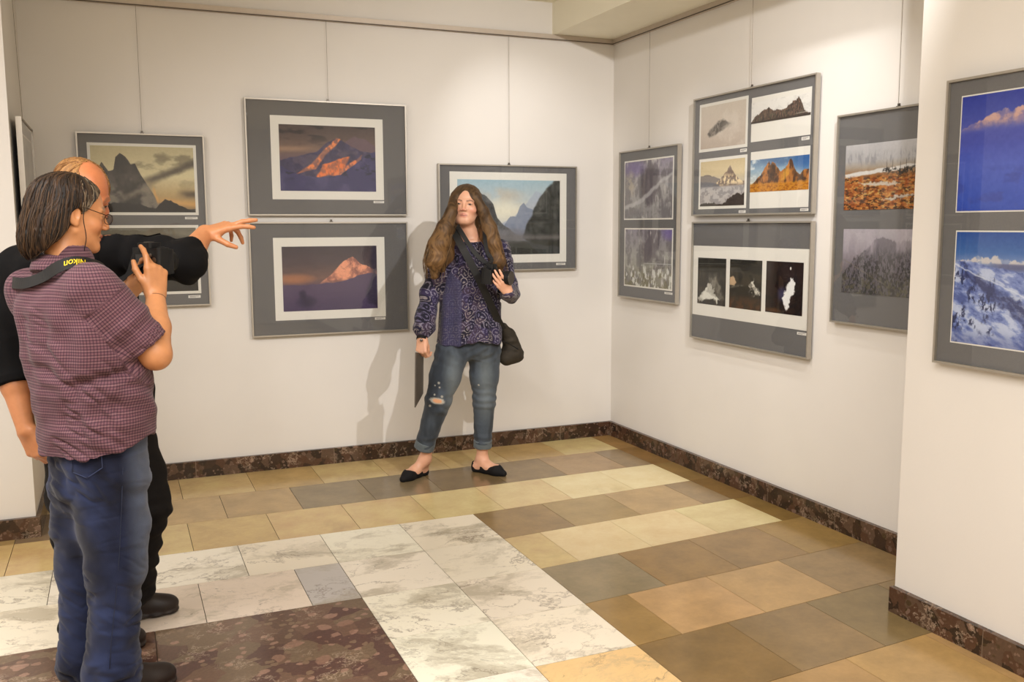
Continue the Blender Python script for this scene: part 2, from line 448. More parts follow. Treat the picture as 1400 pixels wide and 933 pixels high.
# ------------------------------------------------------------------ numpy painting of the photographic prints
def vnoise(x, y, seed):
    xi = np.floor(x).astype(np.int64); yi = np.floor(y).astype(np.int64); fx = x-xi; fy = y-yi
    fx = fx*fx*(3-2*fx); fy = fy*fy*(3-2*fy)
    def h(a, b):
        n = (a*374761393 + b*668265263 + seed*1442695041) & 0x7fffffff
        n = ((n ^ (n >> 13))*1274126177) & 0x7fffffff
        return ((n ^ (n >> 16)) & 0xffff)/65535.0
    return (h(xi,yi)*(1-fx)+h(xi+1,yi)*fx)*(1-fy)+(h(xi,yi+1)*(1-fx)+h(xi+1,yi+1)*fx)*fy
def fbm(x, y, seed=0, o=5, g=0.5):
    s = 0; a = 1.0; t = 0
    for i in range(o):
        s = s + a*vnoise(x*2**i, y*2**i, seed+i*17); t += a; a *= g
    return s/t
def ss(a, b, x):
    t = np.clip((x-a)/(b-a), 0, 1); return t*t*(3-2*t)
class Pic:
    def __init__(self, w, h, n=210):
        self.asp = w/h; self.nx = n; self.ny = max(30, int(n/self.asp))
        self.X, self.Y = np.meshgrid((np.arange(self.nx)+.5)/self.nx, (np.arange(self.ny)+.5)/self.ny)
        self.U = self.X*self.asp
        self.c = np.zeros((self.ny, self.nx, 3))
    def grad(self, stops):
        p = [s[0] for s in stops]
        for k in range(3): self.c[..., k] = np.interp(self.Y, p, [s[1][k] for s in stops])
    def over(self, col, m):
        m = np.clip(m, 0, 1)[..., None]; col = np.asarray(col, float)
        self.c = self.c*(1-m)+col*m
    def ridge(self, pts, rough=.03, seed=1, f=9, soft=.006):
        """mask below a jagged skyline"""
        y = np.interp(self.X, [p[0] for p in pts], [p[1] for p in pts])
        y = y + rough*(fbm(self.U*f, self.U*0+seed, seed, 5, .6)-.5)*2
        return ss(-soft, soft, self.Y-y)
    def poly(self, pts, soft=.008, rough=0.0, seed=5, f=10):
        """soft polygon mask"""
        X = self.X + (rough*(fbm(self.U*f, self.Y*f, seed)-.5)*2 if rough else 0)
        Y = self.Y + (rough*(fbm(self.U*f, self.Y*f, seed+9)-.5)*2 if rough else 0)
        ins = np.zeros(X.shape, bool); d = np.full(X.shape, 9.0); n = len(pts)
        for i in range(n):
            x0,y0 = pts[i]; x1,y1 = pts[(i+1) % n]
            cr = ((y0 > Y) != (y1 > Y)) & (X < (x1-x0)*(Y-y0)/((y1-y0) or 1e-9)+x0); ins ^= cr
            t = np.clip(((X-x0)*(x1-x0)+(Y-y0)*(y1-y0))/((x1-x0)**2+(y1-y0)**2+1e-12), 0, 1)
            d = np.minimum(d, np.hypot(X-x0-t*(x1-x0), Y-y0-t*(y1-y0)))
        return ss(-soft, soft, np.where(ins, d, -d))
    def n(self, f, seed=0, o=5, sx=1.0, sy=1.0, g=.55):
        return fbm(self.U*f*sx, self.Y*f*sy, seed, o, g)
    def rock(self, f, seed=0, sx=1.0, sy=1.0, o=6):
        s = 0; a = 1.0; t = 0; wx = .35*fbm(self.U*f*.6, self.Y*f*.6, seed+50, 3)
        for i in range(o):
            s = s+a*np.abs(2*vnoise((self.U*sx+wx*.3)*f*2**i, (self.Y*sy+wx*.3)*f*2**i, seed+i*13)-1); t += a; a *= .62
        return np.clip(s/t*1.6, 0, 1)
    def blob(self, cx, cy, rx, ry, p=1.0):
        return np.clip(1-((self.X-cx)/rx)**2-((self.Y-cy)/ry)**2, 0, 1)**p

def p_peak_sepia(P):
    P.grad([(0,(196,182,146)),(.45,(222,208,168)),(.75,(190,160,112)),(1,(126,98,68))])
    P.over((92,82,66), ss(.52,.72,P.n(3,3,sy=2.2))*ss(.9,.1,P.Y)*.55)
    b = ss(.11,0,np.abs(P.Y-(.86-.62*P.X)+.10*(P.n(4,8)-.5)))*ss(.38,.62,P.X)
    P.over((74,64,56), b*.85)
    P.over((232,176,104), ss(.09,0,np.abs(P.Y-(.72+.16*P.X)))*ss(.5,.75,P.X)*.7)
    P.over((70,58,48), ss(.10,0,np.abs(P.Y-.74+.05*P.n(4,2)))*ss(.78,.95,P.X)*.8)
    m = P.ridge([(0,.55),(.06,.35),(.10,.24),(.16,.38),(.21,.36),(.235,.17),(.28,.11),(.33,.16),(.38,.27),(.42,.26),(.47,.42),(.56,.66),(.62,.84),(.7,.92),(1,.95)], .02, 4)
    rock = 34+40*P.rock(5,6,1.4,.8)
    P.over(np.stack([rock*1.0, rock*.90, rock*.86], -1), m)
    P.over((140,130,118), m*ss(.40,.66,P.n(5,12))*ss(.35,.7,P.Y)*.85); P.over((150,138,122), ss(.10,0,np.abs(P.Y-(.98-.62*P.X)+.12*(P.n(4,28)-.5)))*ss(.2,.4,P.X)*ss(.62,.5,P.X)*.7)
    P.over((226,168,98), ss(.02,0,np.abs(P.X-(.50+.16*P.Y)+.02*P.n(9,3)))*ss(.55,.7,P.Y)*ss(.9,.84,P.Y)*.7)
    P.over((26,20,18), P.ridge([(0,.90),(.2,.86),(.45,.88),(.6,.93),(.7,.78),(.84,.88),(1,1.0)], .03, 8))
def p_low_cloud(P):
    P.grad([(0,(112,106,94)),(.2,(146,138,120)),(.36,(222,214,184)),(.55,(150,136,110)),(.75,(60,52,44)),(1,(32,28,24))])
    P.over((214,204,178), ss(.48,.66,P.n(4,5,sy=1.6))*ss(.62,.25,P.Y)*ss(.1,.3,P.Y)*.8)
    P.over((48,42,36), ss(.1,0,np.abs(P.Y-.18+.1*(P.n(3,1)-.5)))*.5)
    P.over((30,26,22), P.ridge([(0,.5),(.2,.62),(.4,.58),(.6,.72),(.8,.66),(1,.74)], .05, 3)*.9)
def p_alpenglow(P):
    P.grad([(0,(78,64,64)),(.2,(96,78,74)),(.35,(124,98,88)),(.6,(96,78,96)),(1,(70,62,98))])
    P.over((44,38,44), ss(.48,.66,P.n(3.2,7,sy=3))*ss(.42,.05,P.Y)*.85)
    P.over((186,150,120), ss(.07,0,np.abs(P.Y-.37+.05*P.X))*ss(.45,.1,P.X)*.5)
    P.over((104,82,92), P.ridge([(0,.9),(.62,.3),(.78,.15),(.9,.2),(1,.3),(1,.4)], .015, 3))
    m = P.ridge([(0,.55),(.1,.50),(.22,.46),(.38,.40),(.5,.24),(.60,.18),(.68,.25),(.84,.38),(1,.40)], .014, 5)
    P.over((72,66,98), m); P.over((52,46,74), m*ss(.35,.7,P.rock(6,33))*.6)
    P.over((104,90,104), m*ss(.5,.66,P.n(9,2,sx=.8,sy=1.4))*.5)
    st = P.n(26,4,o=5,sx=.7,sy=.5)
    a = P.poly([(.59,.19),(.64,.20),(.50,.42),(.36,.66),(.17,.74),(.32,.58),(.44,.40)], .012, .02)
    P.over((238,138,84), a*(.45+.55*ss(.35,.6,st)))
    a = P.poly([(.44,.60),(.62,.50),(.72,.45),(.68,.60),(.60,.74),(.36,.79)], .012, .02)
    P.over((236,124,68), a*(.55+.45*ss(.35,.6,st)))
    a = P.poly([(.72,.56),(.86,.44),(.80,.58),(.66,.76),(.54,.76)], .012, .02)
    P.over((232,134,88), a*(.4+.6*ss(.35,.6,st)))
    fg = P.ridge([(0,.62),(.2,.76),(.42,.80),(.62,.74),(.8,.55),(.92,.42),(1,.38)], .015, 9)
    P.over((62,58,100), fg)
    P.over((38,36,60), fg*ss(.55,.65,P.n(11,3,sy=2))*ss(.9,.7,P.Y+0*P.X)*.9)
    P.over((92,86,128), fg*ss(.5,.75,P.n(5,13))*.5)
def p_pink_peak(P):
    P.grad([(0,(72,62,70)),(.25,(84,70,76)),(.5,(120,90,84)),(.6,(104,80,92)),(.75,(78,64,98)),(1,(60,48,82))])
    P.over((192,124,86), P.blob(.12,.5,.25,.10)*.7)
    P.over((70,58,62), ss(.45,.65,P.n(4,6,sy=2.5))*ss(.55,.1,P.Y)*.5)
    m = P.ridge([(0,.9),(.38,.58),(.5,.46),(.6,.30),(.66,.22),(.74,.18),(.82,.27),(.93,.36),(1,.40)], .022, 3)
    snow = ss(.35,.62,P.n(13,8,sx=1.3,sy=.8))
    snow = ss(.2,.75,P.rock(6,8)); P.over(np.stack([150+92*snow,96+66*snow,88+42*snow],-1), m*ss(.62,.50,P.Y+.25*(.7-P.X)*0))
    P.over((88,72,100), P.ridge([(0,.60),(.25,.60),(.42,.58),(.62,.55),(.8,.47),(.95,.43),(1,.45)], .02, 5))
    P.over((66,52,88), ss(.6,1.0,P.Y)*.7)
    P.over((46,40,62), P.poly([(1,0),(.96,.0),(.93,.25),(.95,.45),(.88,.75),(.90,.92),(1,.95)], .03)*.8)
    P.over((40,30,60), (P.blob(.24,.86,.12,.12)+P.blob(.2,.74,.05,.08))*.8)
def p_misty_cliffs(P):
    P.grad([(0,(160,186,202)),(.22,(184,196,204)),(.42,(222,214,200)),(.6,(190,192,200)),(.8,(142,142,150)),(1,(70,70,68))])
    P.over((206,186,164), P.blob(.38,.2,.3,.12)*.6*ss(.3,.6,P.n(4,2)))
    P.over((238,232,214), P.blob(.42,.42,.22,.2)*.8)
    P.over((168,176,196), P.ridge([(0,.9),(.55,.48),(.66,.32),(.76,.15),(.85,.2),(1,.1)], .02, 7)*.7)
    m = P.ridge([(0,.9),(.44,.62),(.50,.50),(.56,.50),(.60,.36),(.64,.31),(.68,.38),(.74,.42),(.8,.62),(1,.8)], .03, 3)
    P.over((130,138,160), m*.9)
    P.over((166,168,184), m*ss(.45,.7,P.n(5,4))*ss(.4,.7,P.Y)*.7)
    m = P.ridge([(0,.10),(.10,.12),(.20,.14),(.27,.22),(.34,.32),(.38,.50),(.44,.62),(.5,.66),(.55,.72),(.8,1)], .03, 11)
    rk = 50+60*P.rock(6,3)
    P.over(np.stack([rk,rk*1.0,rk*1.02],-1), m); P.over((150,150,160), m*ss(.35,.75,P.Y)*ss(.3,.6,P.n(4,9))*.75)
    m = P.poly([(1.02,-.05),(.94,0),(.86,.12),(.80,.22),(.76,.32),(.72,.46),(.66,.6),(.62,.78),(.75,.86),(1.02,.9)], .012, .015)
    rk = 34+52*P.rock(6,5,1.5)
    P.over(np.stack([rk,rk*1.0,rk*.96],-1), m)
    P.over((112,106,106), ss(.06,0,np.abs(P.Y-.77))*.8); P.over((44,44,40), ss(.79,.84,P.Y)*.8)
    P.over((122,118,124), P.blob(.52,.74,.2,.12)*.7)
def p_waterfall(P, low=False):
    r = P.rock(4, 3+7*low, 1.3, .8)
    P.grad([(0,(150,140,164)),(.45,(186,180,182)),(1,(150,146,150))] if not low else [(0,(146,138,154)),(.5,(168,164,160)),(1,(134,128,112))])
    P.over((104,98,104), ss(.35,.75,r)*.6)
    P.over((92,82,92), P.poly([(.42,.1),(.62,.05),(.72,.4),(.66,.7),(.5,.8),(.38,.5)] if not low else [(.5,0),(.75,0),(.7,.5),(.45,.6),(.4,.3)], .06, .08)*.7)
    P.over((216,210,210), ss(.55,.72,P.n(7,31+low,o=6,sx=1.7,sy=.55))*ss(.34,.6,P.n(3,9))*.85)
    P.over((122,104,172), P.blob(.2,.12,.28,.18)*.7 if not low else P.blob(.95,.05,.2,.16)*.8)
    if not low:
        P.over((206,202,206), P.poly([(0,.76),(.2,.72),(.42,.62),(.62,.46),(.82,.32),(1,.26),(1,.31),(.8,.40),(.6,.56),(.4,.72),(.2,.80),(0,.84)], .02, .03)*.7)
        P.over((190,176,160), P.blob(.12,.4,.14,.3)*ss(.4,.6,P.n(9,5))*.8)
    else:
        P.over((112,104,74), ss(.45,.6,P.n(9,3,o=6))*ss(.66,.85,P.Y)*.8)
        P.over((228,226,224), ss(.53,.64,P.n(11,12,o=6,sx=1.5,sy=.9))*ss(.56,.70,P.Y)*.85)
        P.over((206,204,206), ss(.012,0,np.abs(P.Y-.60+.02*P.X))*ss(.4,.5,P.X)*.8)
def p_mist_rock(P):
    P.grad([(0,(214,200,188)),(.5,(208,192,180)),(1,(190,172,160))])
    P.over((226,214,204), ss(.4,.7,P.n(3,3))*.5)
    m = P.poly([(.16,.66),(.20,.58),(.38,.42),(.50,.36),(.56,.38),(.66,.48),(.52,.60),(.34,.70),(.22,.74)], .03, .03)
    P.over((88,80,74), m*(.5+.5*ss(.25,.6,P.rock(8,8))))
    P.over((176,164,154), P.blob(.62,.5,.16,.10)*.4)
def p_dark_massif(P):
    P.grad([(0,(238,232,228)),(1,(228,224,222))]); P.over((206,200,198), ss(.5,.7,P.n(3,6,sy=2))*.5)
    m = P.ridge([(0,.96),(.04,.78),(.10,.62),(.14,.60),(.18,.46),(.23,.40),(.26,.44),(.31,.32),(.34,.42),(.40,.54),(.46,.50),(.52,.56),(.60,.52),(.64,.40),(.69,.34),(.72,.22),(.76,.26),(.80,.10),(.83,.22),(.86,.40),(.90,.74),(.95,.86),(1,.90)], .06, 3, 26, .012)
    rk = P.rock(7, 4, 1.6, .7)
    P.over(np.stack([58+74*rk,46+54*rk,40+46*rk],-1), m); P.over((34,28,26), m*ss(.5,.62,P.n(13,14,sx=1.6,sy=.6))*.75)
    P.over((96,98,72), m*ss(.55,.66,P.n(10,3))*ss(.5,.8,P.Y)*.6)
    P.over((222,214,208), ss(.018,.0,np.abs(P.Y-.86+.03*P.X))*ss(.72,.80,P.X))
    P.over((50,36,30), ss(.88,.92,P.Y+.03*(P.X-.5)))
def p_snow_peak(P):
    P.grad([(0,(212,190,150)),(.3,(228,208,172)),(.6,(186,176,170)),(1,(156,148,148))])
    rk = P.rock(6, 5, 1.2, .9)
    P.over((126,116,116), P.ridge([(0,.33),(.15,.30),(.3,.34),(.45,.40),(1,.5)], .03, 2)*ss(.6,.45,P.Y)*.85)
    m = P.ridge([(0,.60),(.3,.56),(.42,.44),(.50,.38),(.56,.30),(.62,.24),(.68,.13),(.73,.22),(.80,.34),(.88,.44),(1,.50)], .03, 5, 22)
    P.over(np.stack([120+50*rk,104+40*rk,96+34*rk],-1), m*ss(.66,.54,P.Y))
    P.over((240,216,176), m*ss(.45,.62,rk+.25*(P.Y-.3))*ss(.60,.48,P.Y)*ss(.26,.40,P.Y)*ss(.3,.42,P.X))
    P.over((112,108,116), P.ridge([(0,.44),(.2,.46),(.36,.50),(.46,.56),(.5,.7),(1,1)], .02, 9)*ss(.66,.56,P.Y)*.8)
    f = P.n(9,9,o=6,sy=1.4)
    P.over((196,188,188), ss(.55,.60,P.Y)*.9); P.over((150,142,144), ss(.55,.60,P.Y)*ss(.46,.58,f)*.8)
    P.over((66,54,50), P.ridge([(0,.96),(.2,.91),(.36,.93),(.5,.97),(.62,.88),(.70,.82),(.78,.76),(.85,.73),(.92,.78),(1,.74)], .05, 8, 24))
def p_orange_peaks(P):
    P.grad([(0,(92,122,162)),(.35,(156,180,202)),(.7,(206,206,200)),(1,(200,160,90))])
    P.over((226,230,232), ss(.46,.66,P.n(3.4,6,sx=.8,sy=1.6))*ss(.9,.4,P.X)*.85); P.over((44,92,160), P.blob(.95,.12,.3,.45)*.85); P.over((70,100,146), P.blob(.5,.1,.3,.2)*.6)
    m = P.ridge([(0,.82),(.06,.72),(.12,.60),(.18,.50),(.22,.40),(.26,.26),(.30,.17),(.335,.08),(.36,.20),(.39,.12),(.43,.16),(.46,.24),(.50,.34),(.54,.42),(.58,.36),(.61,.34),(.65,.24),(.68,.10),(.705,.06),(.73,.12),(.75,.26),(.78,.40),(.82,.50),(.86,.54),(.89,.46),(.94,.40),(1,.42)], .035, 4, 24, .012)
    rk = P.rock(5, 5, 1.6, .6); lit = ss(.30,.55,P.n(5,22,o=6,sx=1.8,sy=.8))
    P.over(np.stack([78+96*lit+50*rk-20,54+58*lit+34*rk-14,42+14*lit+22*rk-8],-1), m)
    for pts in ([(.335,.06),(.39,.14),(.45,.20),(.48,.40),(.44,.60),(.38,.72),(.30,.74),(.34,.5),(.32,.3)],[(.74,.2),(.80,.45),(.90,.6),(.96,.72),(.82,.72),(.76,.5)],[(.1,.62),(.24,.42),(.2,.62),(.1,.78)]):
        P.over((58,42,36), m*P.poly(pts,.03,.06,7,16)*.7)
    P.over((236,176,66), m*P.poly([(.60,.38),(.66,.32),(.68,.5),(.60,.68),(.54,.72),(.58,.52)],.03,.05)*.6)
    P.over((210,140,40), ss(.70,.80,P.Y+.08*(P.n(12,3)-.5))*.9); P.over((150,82,22), ss(.5,.62,P.n(14,8,sy=2))*ss(.74,.86,P.Y)*.8)
def p_falls(P, k):
    rk = P.rock(5, k*5+2)
    P.grad([(0,(52,47,40)),(.3,(62,56,46)),(1,(52,40,28))])
    P.over((28,26,24), ss(.3,.6,rk)*.7)
    if k == 0:
        P.over((112,110,102), ss(.012,0,np.abs(P.Y-.13+.03*P.X))*.7)
        sm = ss(.32,.62,P.n(7,3,o=6))
        P.over((136,130,120), P.poly([(.40,.44),(.48,.40),(.56,.40),(.60,.36),(.70,.34),(.72,.45),(.76,.52),(.84,.66),(.95,.84),(.8,.86),(.6,.7),(.46,.55)], .05, .07)*(.4+.5*sm))
        P.over((228,224,216), P.poly([(.02,.88),(.14,.76),(.28,.68),(.36,.58),(.46,.56),(.54,.62),(.62,.66),(.58,.74),(.70,.82),(.82,.88),(.74,.90),(.68,.96),(.60,.86),(.5,.86),(.3,.90),(.04,.97)], .025, .06, 3, 18)*(.72+.28*sm))
        P.over((150,142,132), P.blob(.44,.48,.12,.2)*.5*sm)
    else:
        P.over((196,164,132), P.poly([(0,.36),(.12,.34),(.2,.40),(.22,.48),(.14,.54),(0,.52)],.02,.04)); P.over((96,62,38), ss(.58,1,P.Y)*ss(.35,.6,rk)*.9)
        P.over((38,34,28), P.poly([(0,.56),(.4,.50),(.7,.55),(1,.62),(1,.76),(.5,.72),(0,.76)], .05, .06)*.8)
        P.over((214,208,198), P.poly([(.60,.52),(.68,.48),(.72,.42),(.77,.35),(.75,.46),(.80,.52),(.88,.56),(.95,.66),(.88,.70),(.80,.64),(.74,.58),(.66,.56)], .018, .05, 4, 22)*(.5+.5*ss(.4,.6,P.n(14,3,o=5))))
        P.over((206,196,184), ss(.03,0,np.abs(P.n(8,3,o=5)-.5))*P.blob(.82,.64,.25,.12)*1.2)
        P.over((150,142,132), ss(.04,0,np.abs(P.Y-.58+.14*P.X))*ss(.6,.3,P.X)*ss(.4,.6,P.n(20,2))*.6)
def p_white_fall(P):
    P.grad([(0,(26,17,17)),(1,(20,11,11))]); P.over((50,30,24), ss(.35,.7,P.rock(5,3))*.6)
    P.over((62,58,92), P.blob(.45,.62,.16,.18)*.9)
    P.over((242,240,242), P.poly([(.64,.32),(.70,.30),(.76,.34),(.80,.42),(.79,.50),(.80,.56),(.73,.63),(.68,.70),(.67,.78),(.62,.88),(.57,.91),(.53,.86),(.49,.76),(.46,.70),(.50,.62),(.55,.54),(.57,.46),(.62,.40)], .02, .045, 3, 20))
    P.over((30,22,30), P.blob(.63,.34,.05,.05)*1.2)
    P.over((226,222,220), P.blob(.665,.12,.022,.035)*2); P.over((100,62,30), P.blob(.2,.95,.3,.06)*.8)
def p_bog(P):
    P.grad([(0,(190,186,190)),(.25,(178,174,178)),(.36,(166,152,138)),(.5,(146,92,50)),(1,(112,62,30))])
    P.over((134,132,138), ss(.5,.64,P.n(16,3,o=6,sx=2.0,sy=.5))*ss(.08,.2,P.Y)*ss(.36,.28,P.Y)*.55)
    P.over((216,210,208), P.poly([(0,.44),(.15,.42),(.3,.40),(.6,.36),(.9,.34),(.92,.38),(.7,.40),(.5,.44),(.3,.46),(.1,.50),(0,.50)], .01, .02))
    for cx,cy in ((.46,.40),(.52,.39),(.60,.43),(.66,.40),(.74,.40),(.86,.40)):
        P.over((50,46,44), P.blob(cx,cy+.03,.05,.06)*ss(.4,.55,P.n(34,int(cx*90),o=4))*1.6)
        P.over((60,56,54), ss(.005,.0,np.abs(P.X-cx))*ss(cy-.16,cy-.08,P.Y)*ss(cy+.05,cy,P.Y)*.7)
    a = ss(.46,.54,P.Y+.03*(P.n(20,2)-.5)); n = P.n(20,8,o=6,sx=.8,sy=1.8)
    P.over((196,124,62), a*ss(.48,.60,n)*.85); P.over((64,38,24), a*ss(.50,.40,n)*.85); P.over((216,178,104), a*ss(.56,.66,P.n(26,22,o=5,sx=.7,sy=2))*.75); P.over((150,72,30), a*ss(.54,.64,P.n(12,41,o=5,sy=1.6))*.6)
    for pts in ([(.16,.60),(.3,.585),(.55,.60),(.62,.62),(.5,.645),(.3,.64)],[(.38,.85),(.5,.83),(.6,.80),(.80,.77),(.72,.81),(.55,.86)],[(.84,.56),(1,.58),(1,.62),(.88,.60)]):
        P.over((204,194,186), P.poly(pts,.012,.04,4,24)*.9)
def p_fog_forest(P):
    P.grad([(0,(178,170,180)),(.3,(158,150,162)),(.7,(108,100,108)),(1,(70,66,60))])
    m = P.ridge([(0,.75),(.06,.60),(.10,.56),(.14,.44),(.20,.40),(.26,.30),(.30,.26),(.36,.16),(.46,.12),(.6,.20),(.8,.14),(1,.05)], .05, 3, 40, .012)
    t = P.n(30,5,o=5,sx=1.7,sy=.8)
    P.over((104,98,108), m*.7); P.over((54,53,52), m*ss(.42,.56,t)*ss(.15,.7,P.Y)*.85)
    P.over((186,176,188), ss(.40,.66,P.n(3.5,9,o=5,sx=1.4,sy=.5))*ss(.95,.25,P.Y)*.75)
    P.over((128,118,102), ss(.012,0,np.abs(P.Y-(.5+.75*P.X)+.06*P.n(10,1)))*ss(.6,.4,P.X)*.6)
    P.over((96,90,70), ss(.5,.60,P.n(22,16,o=5))*ss(.55,.9,P.Y)*.65)
def p_blue_range(P):
    P.grad([(0,(40,56,158)),(.15,(58,72,168)),(.3,(78,86,176)),(.36,(64,74,174)),(.6,(78,96,196)),(1,(52,80,184))])
    m = P.ridge([(0,.30),(.10,.24),(.2,.19),(.3,.15),(.36,.17),(.45,.13),(.5,.16),(.58,.14),(.7,.17),(.85,.13),(1,.18)], .025, 3, 22)*ss(.34,.23,P.Y+.03*P.n(6,3))
    P.over((206,164,158), m*(.4+.6*ss(.35,.6,P.n(12,4)))); P.over((112,104,170), m*ss(.5,.6,P.n(10,9))*.6)
    P.over((70,80,176), ss(.27,.34,P.Y)*ss(.45,.38,P.Y)*.7)
    P.over((60,72,160), ss(.6,.7,P.Y)*ss(.5,.66,P.n(5,3,sy=2))*.6)
def p_snow_ridges(P):
    P.grad([(0,(44,80,156)),(.18,(64,104,172)),(.24,(104,130,186)),(.4,(118,130,186)),(1,(92,104,166))])
    m = P.ridge([(0,.27),(.10,.25),(.16,.22),(.22,.235),(.30,.215),(.36,.24),(.48,.235),(.56,.215),(.64,.24),(.8,.22),(.9,.235),(1,.22)], .025, 3, 30)
    P.over((200,194,200), m*ss(.31,.26,P.Y)*(.35+.65*ss(.4,.58,P.n(24,3,o=5)))); P.over((92,92,128), ss(.265,.285,P.Y)*ss(.35,.31,P.Y)*ss(.2,.35,P.X)*.8)
    m = P.ridge([(0,.27),(.08,.26),(.16,.275),(.25,.30),(.36,.315),(.45,.345),(.55,.34),(.7,.37),(.85,.36),(1,.38)], .015, 6, 24)
    x = P.X*.8+P.Y*.6; y = P.Y*.8-P.X*.6
    g = fbm(x*P.asp*5, y*13, 8, 6, .6); g2 = fbm(x*P.asp*11, y*30, 18, 5, .6)
    P.over((118,134,194), m); P.over((196,204,232), m*ss(.44,.62,g)*.9); P.over((66,80,144), m*ss(.46,.34,g)*.75)
    tr = ss(.50,.60,P.n(34,3,o=4,sx=1.4,sy=.7))*ss(.42,.58,P.n(5,31,o=4))
    P.over((40,46,84), m*tr*.9)
    for pts in ([(.02,.40),(.14,.38),(.34,.50),(.50,.62),(.70,.80),(.86,.96),(.8,1),(.6,.86),(.4,.70),(.2,.50)],[(.55,.5),(.7,.46),(.85,.56),(1,.7),(1,.82),(.8,.66)]):
        P.over((56,62,108), m*P.poly(pts,.02,.06,6,14)*(.45+.5*ss(.4,.6,g2)))
    P.over((214,220,240), m*ss(.012,0,np.abs(P.Y-(.30+.50*P.X)-.05*(P.n(9,4)-.5)))*.8)
    P.over((40,52,120), ss(.82,1,P.Y)*.4)
def p_grey(P):
    P.grad([(0,(150,146,140)),(1,(112,108,104))]); P.over((80,78,76), ss(.45,.6,P.n(5,3))*.8)

def m_print():
    m, nt, b, out = new_mat('photo_paper'); N = NT(nt)
    N.l(N.attr('ink').outputs['Color'], b.inputs['Base Color']); b.inputs['Roughness'].default_value = 0.5
    b.inputs['Specular IOR Level'].default_value = 0.25
    return m
M_PRINT = m_print()
M_MAT = mat_plain('grey_mount_board', (112, 109, 110), 0.9, var=0.05, scale=160, spec=0.15)
M_WMAT = mat_plain('white_mount_board', (236, 230, 224), 0.85, var=0.01, scale=60, spec=0.2)
M_LABEL = mat_plain('label_paper', (232, 226, 222), 0.8, var=0.02)
M_INK = mat_plain('label_ink', (120, 112, 110), 0.8)
M_ALU = mat_plain('satin_aluminium', (178, 171, 160), 0.42, 0.6, var=0.03, scale=50)
M_BACK = mat_plain('backing_board', (96, 80, 62), 0.9)
M_WIRE = mat_plain('hanging_wire', (120, 106, 90), 0.5, 0.5)
M_HOOK = mat_plain('steel_hook', (96, 90, 84), 0.4, 0.8)
def m_glass():
    m = bpy.data.materials.new('picture_glass'); m.use_nodes = True; nt = m.node_tree; nt.nodes.clear(); N = NT(nt)
    out = N.n('OutputMaterial'); mx = N.n('MixShader'); tr = N.n('BsdfTransparent'); gl = N.n('BsdfGlossy')
    gl.inputs['Roughness'].default_value = 0.015; gl.inputs['Color'].default_value = (1, 1, 1, 1)
    tr.inputs['Color'].default_value = (0.97, 0.98, 0.975, 1)
    fr = N.n('Fresnel'); fr.inputs['IOR'].default_value = 1.5
    bf = N.n('NewGeometry'); N.l(N.math('MULTIPLY', fr.outputs[0], N.math('SUBTRACT', 1.0, bf.outputs['Backfacing'])), mx.inputs[0]); N.l(tr.outputs[0], mx.inputs[1]); N.l(gl.outputs[0], mx.inputs[2]); N.l(mx.outputs[0], out.inputs[0])
    return m
M_GLASS = m_glass()

class Plane:
    """wall plane helper: local (a along wall, z up, d out of the wall) -> world"""
    def __init__(s, kind, base): s.kind = kind; s.base = base
    def w(s, a, z, d):
        if s.kind == 'back': return (a, s.base-d, z)
        if s.kind == 'right': return (s.base-d, a, z)
        if s.kind == 'left': return (s.base+d, a, z)
def pbox(mb, pl, a0, a1, z0, z1, d0, d1):
    p = pl.w(a0, z0, d0); q = pl.w(a1, z1, d1)
    return mb.box(p, q)

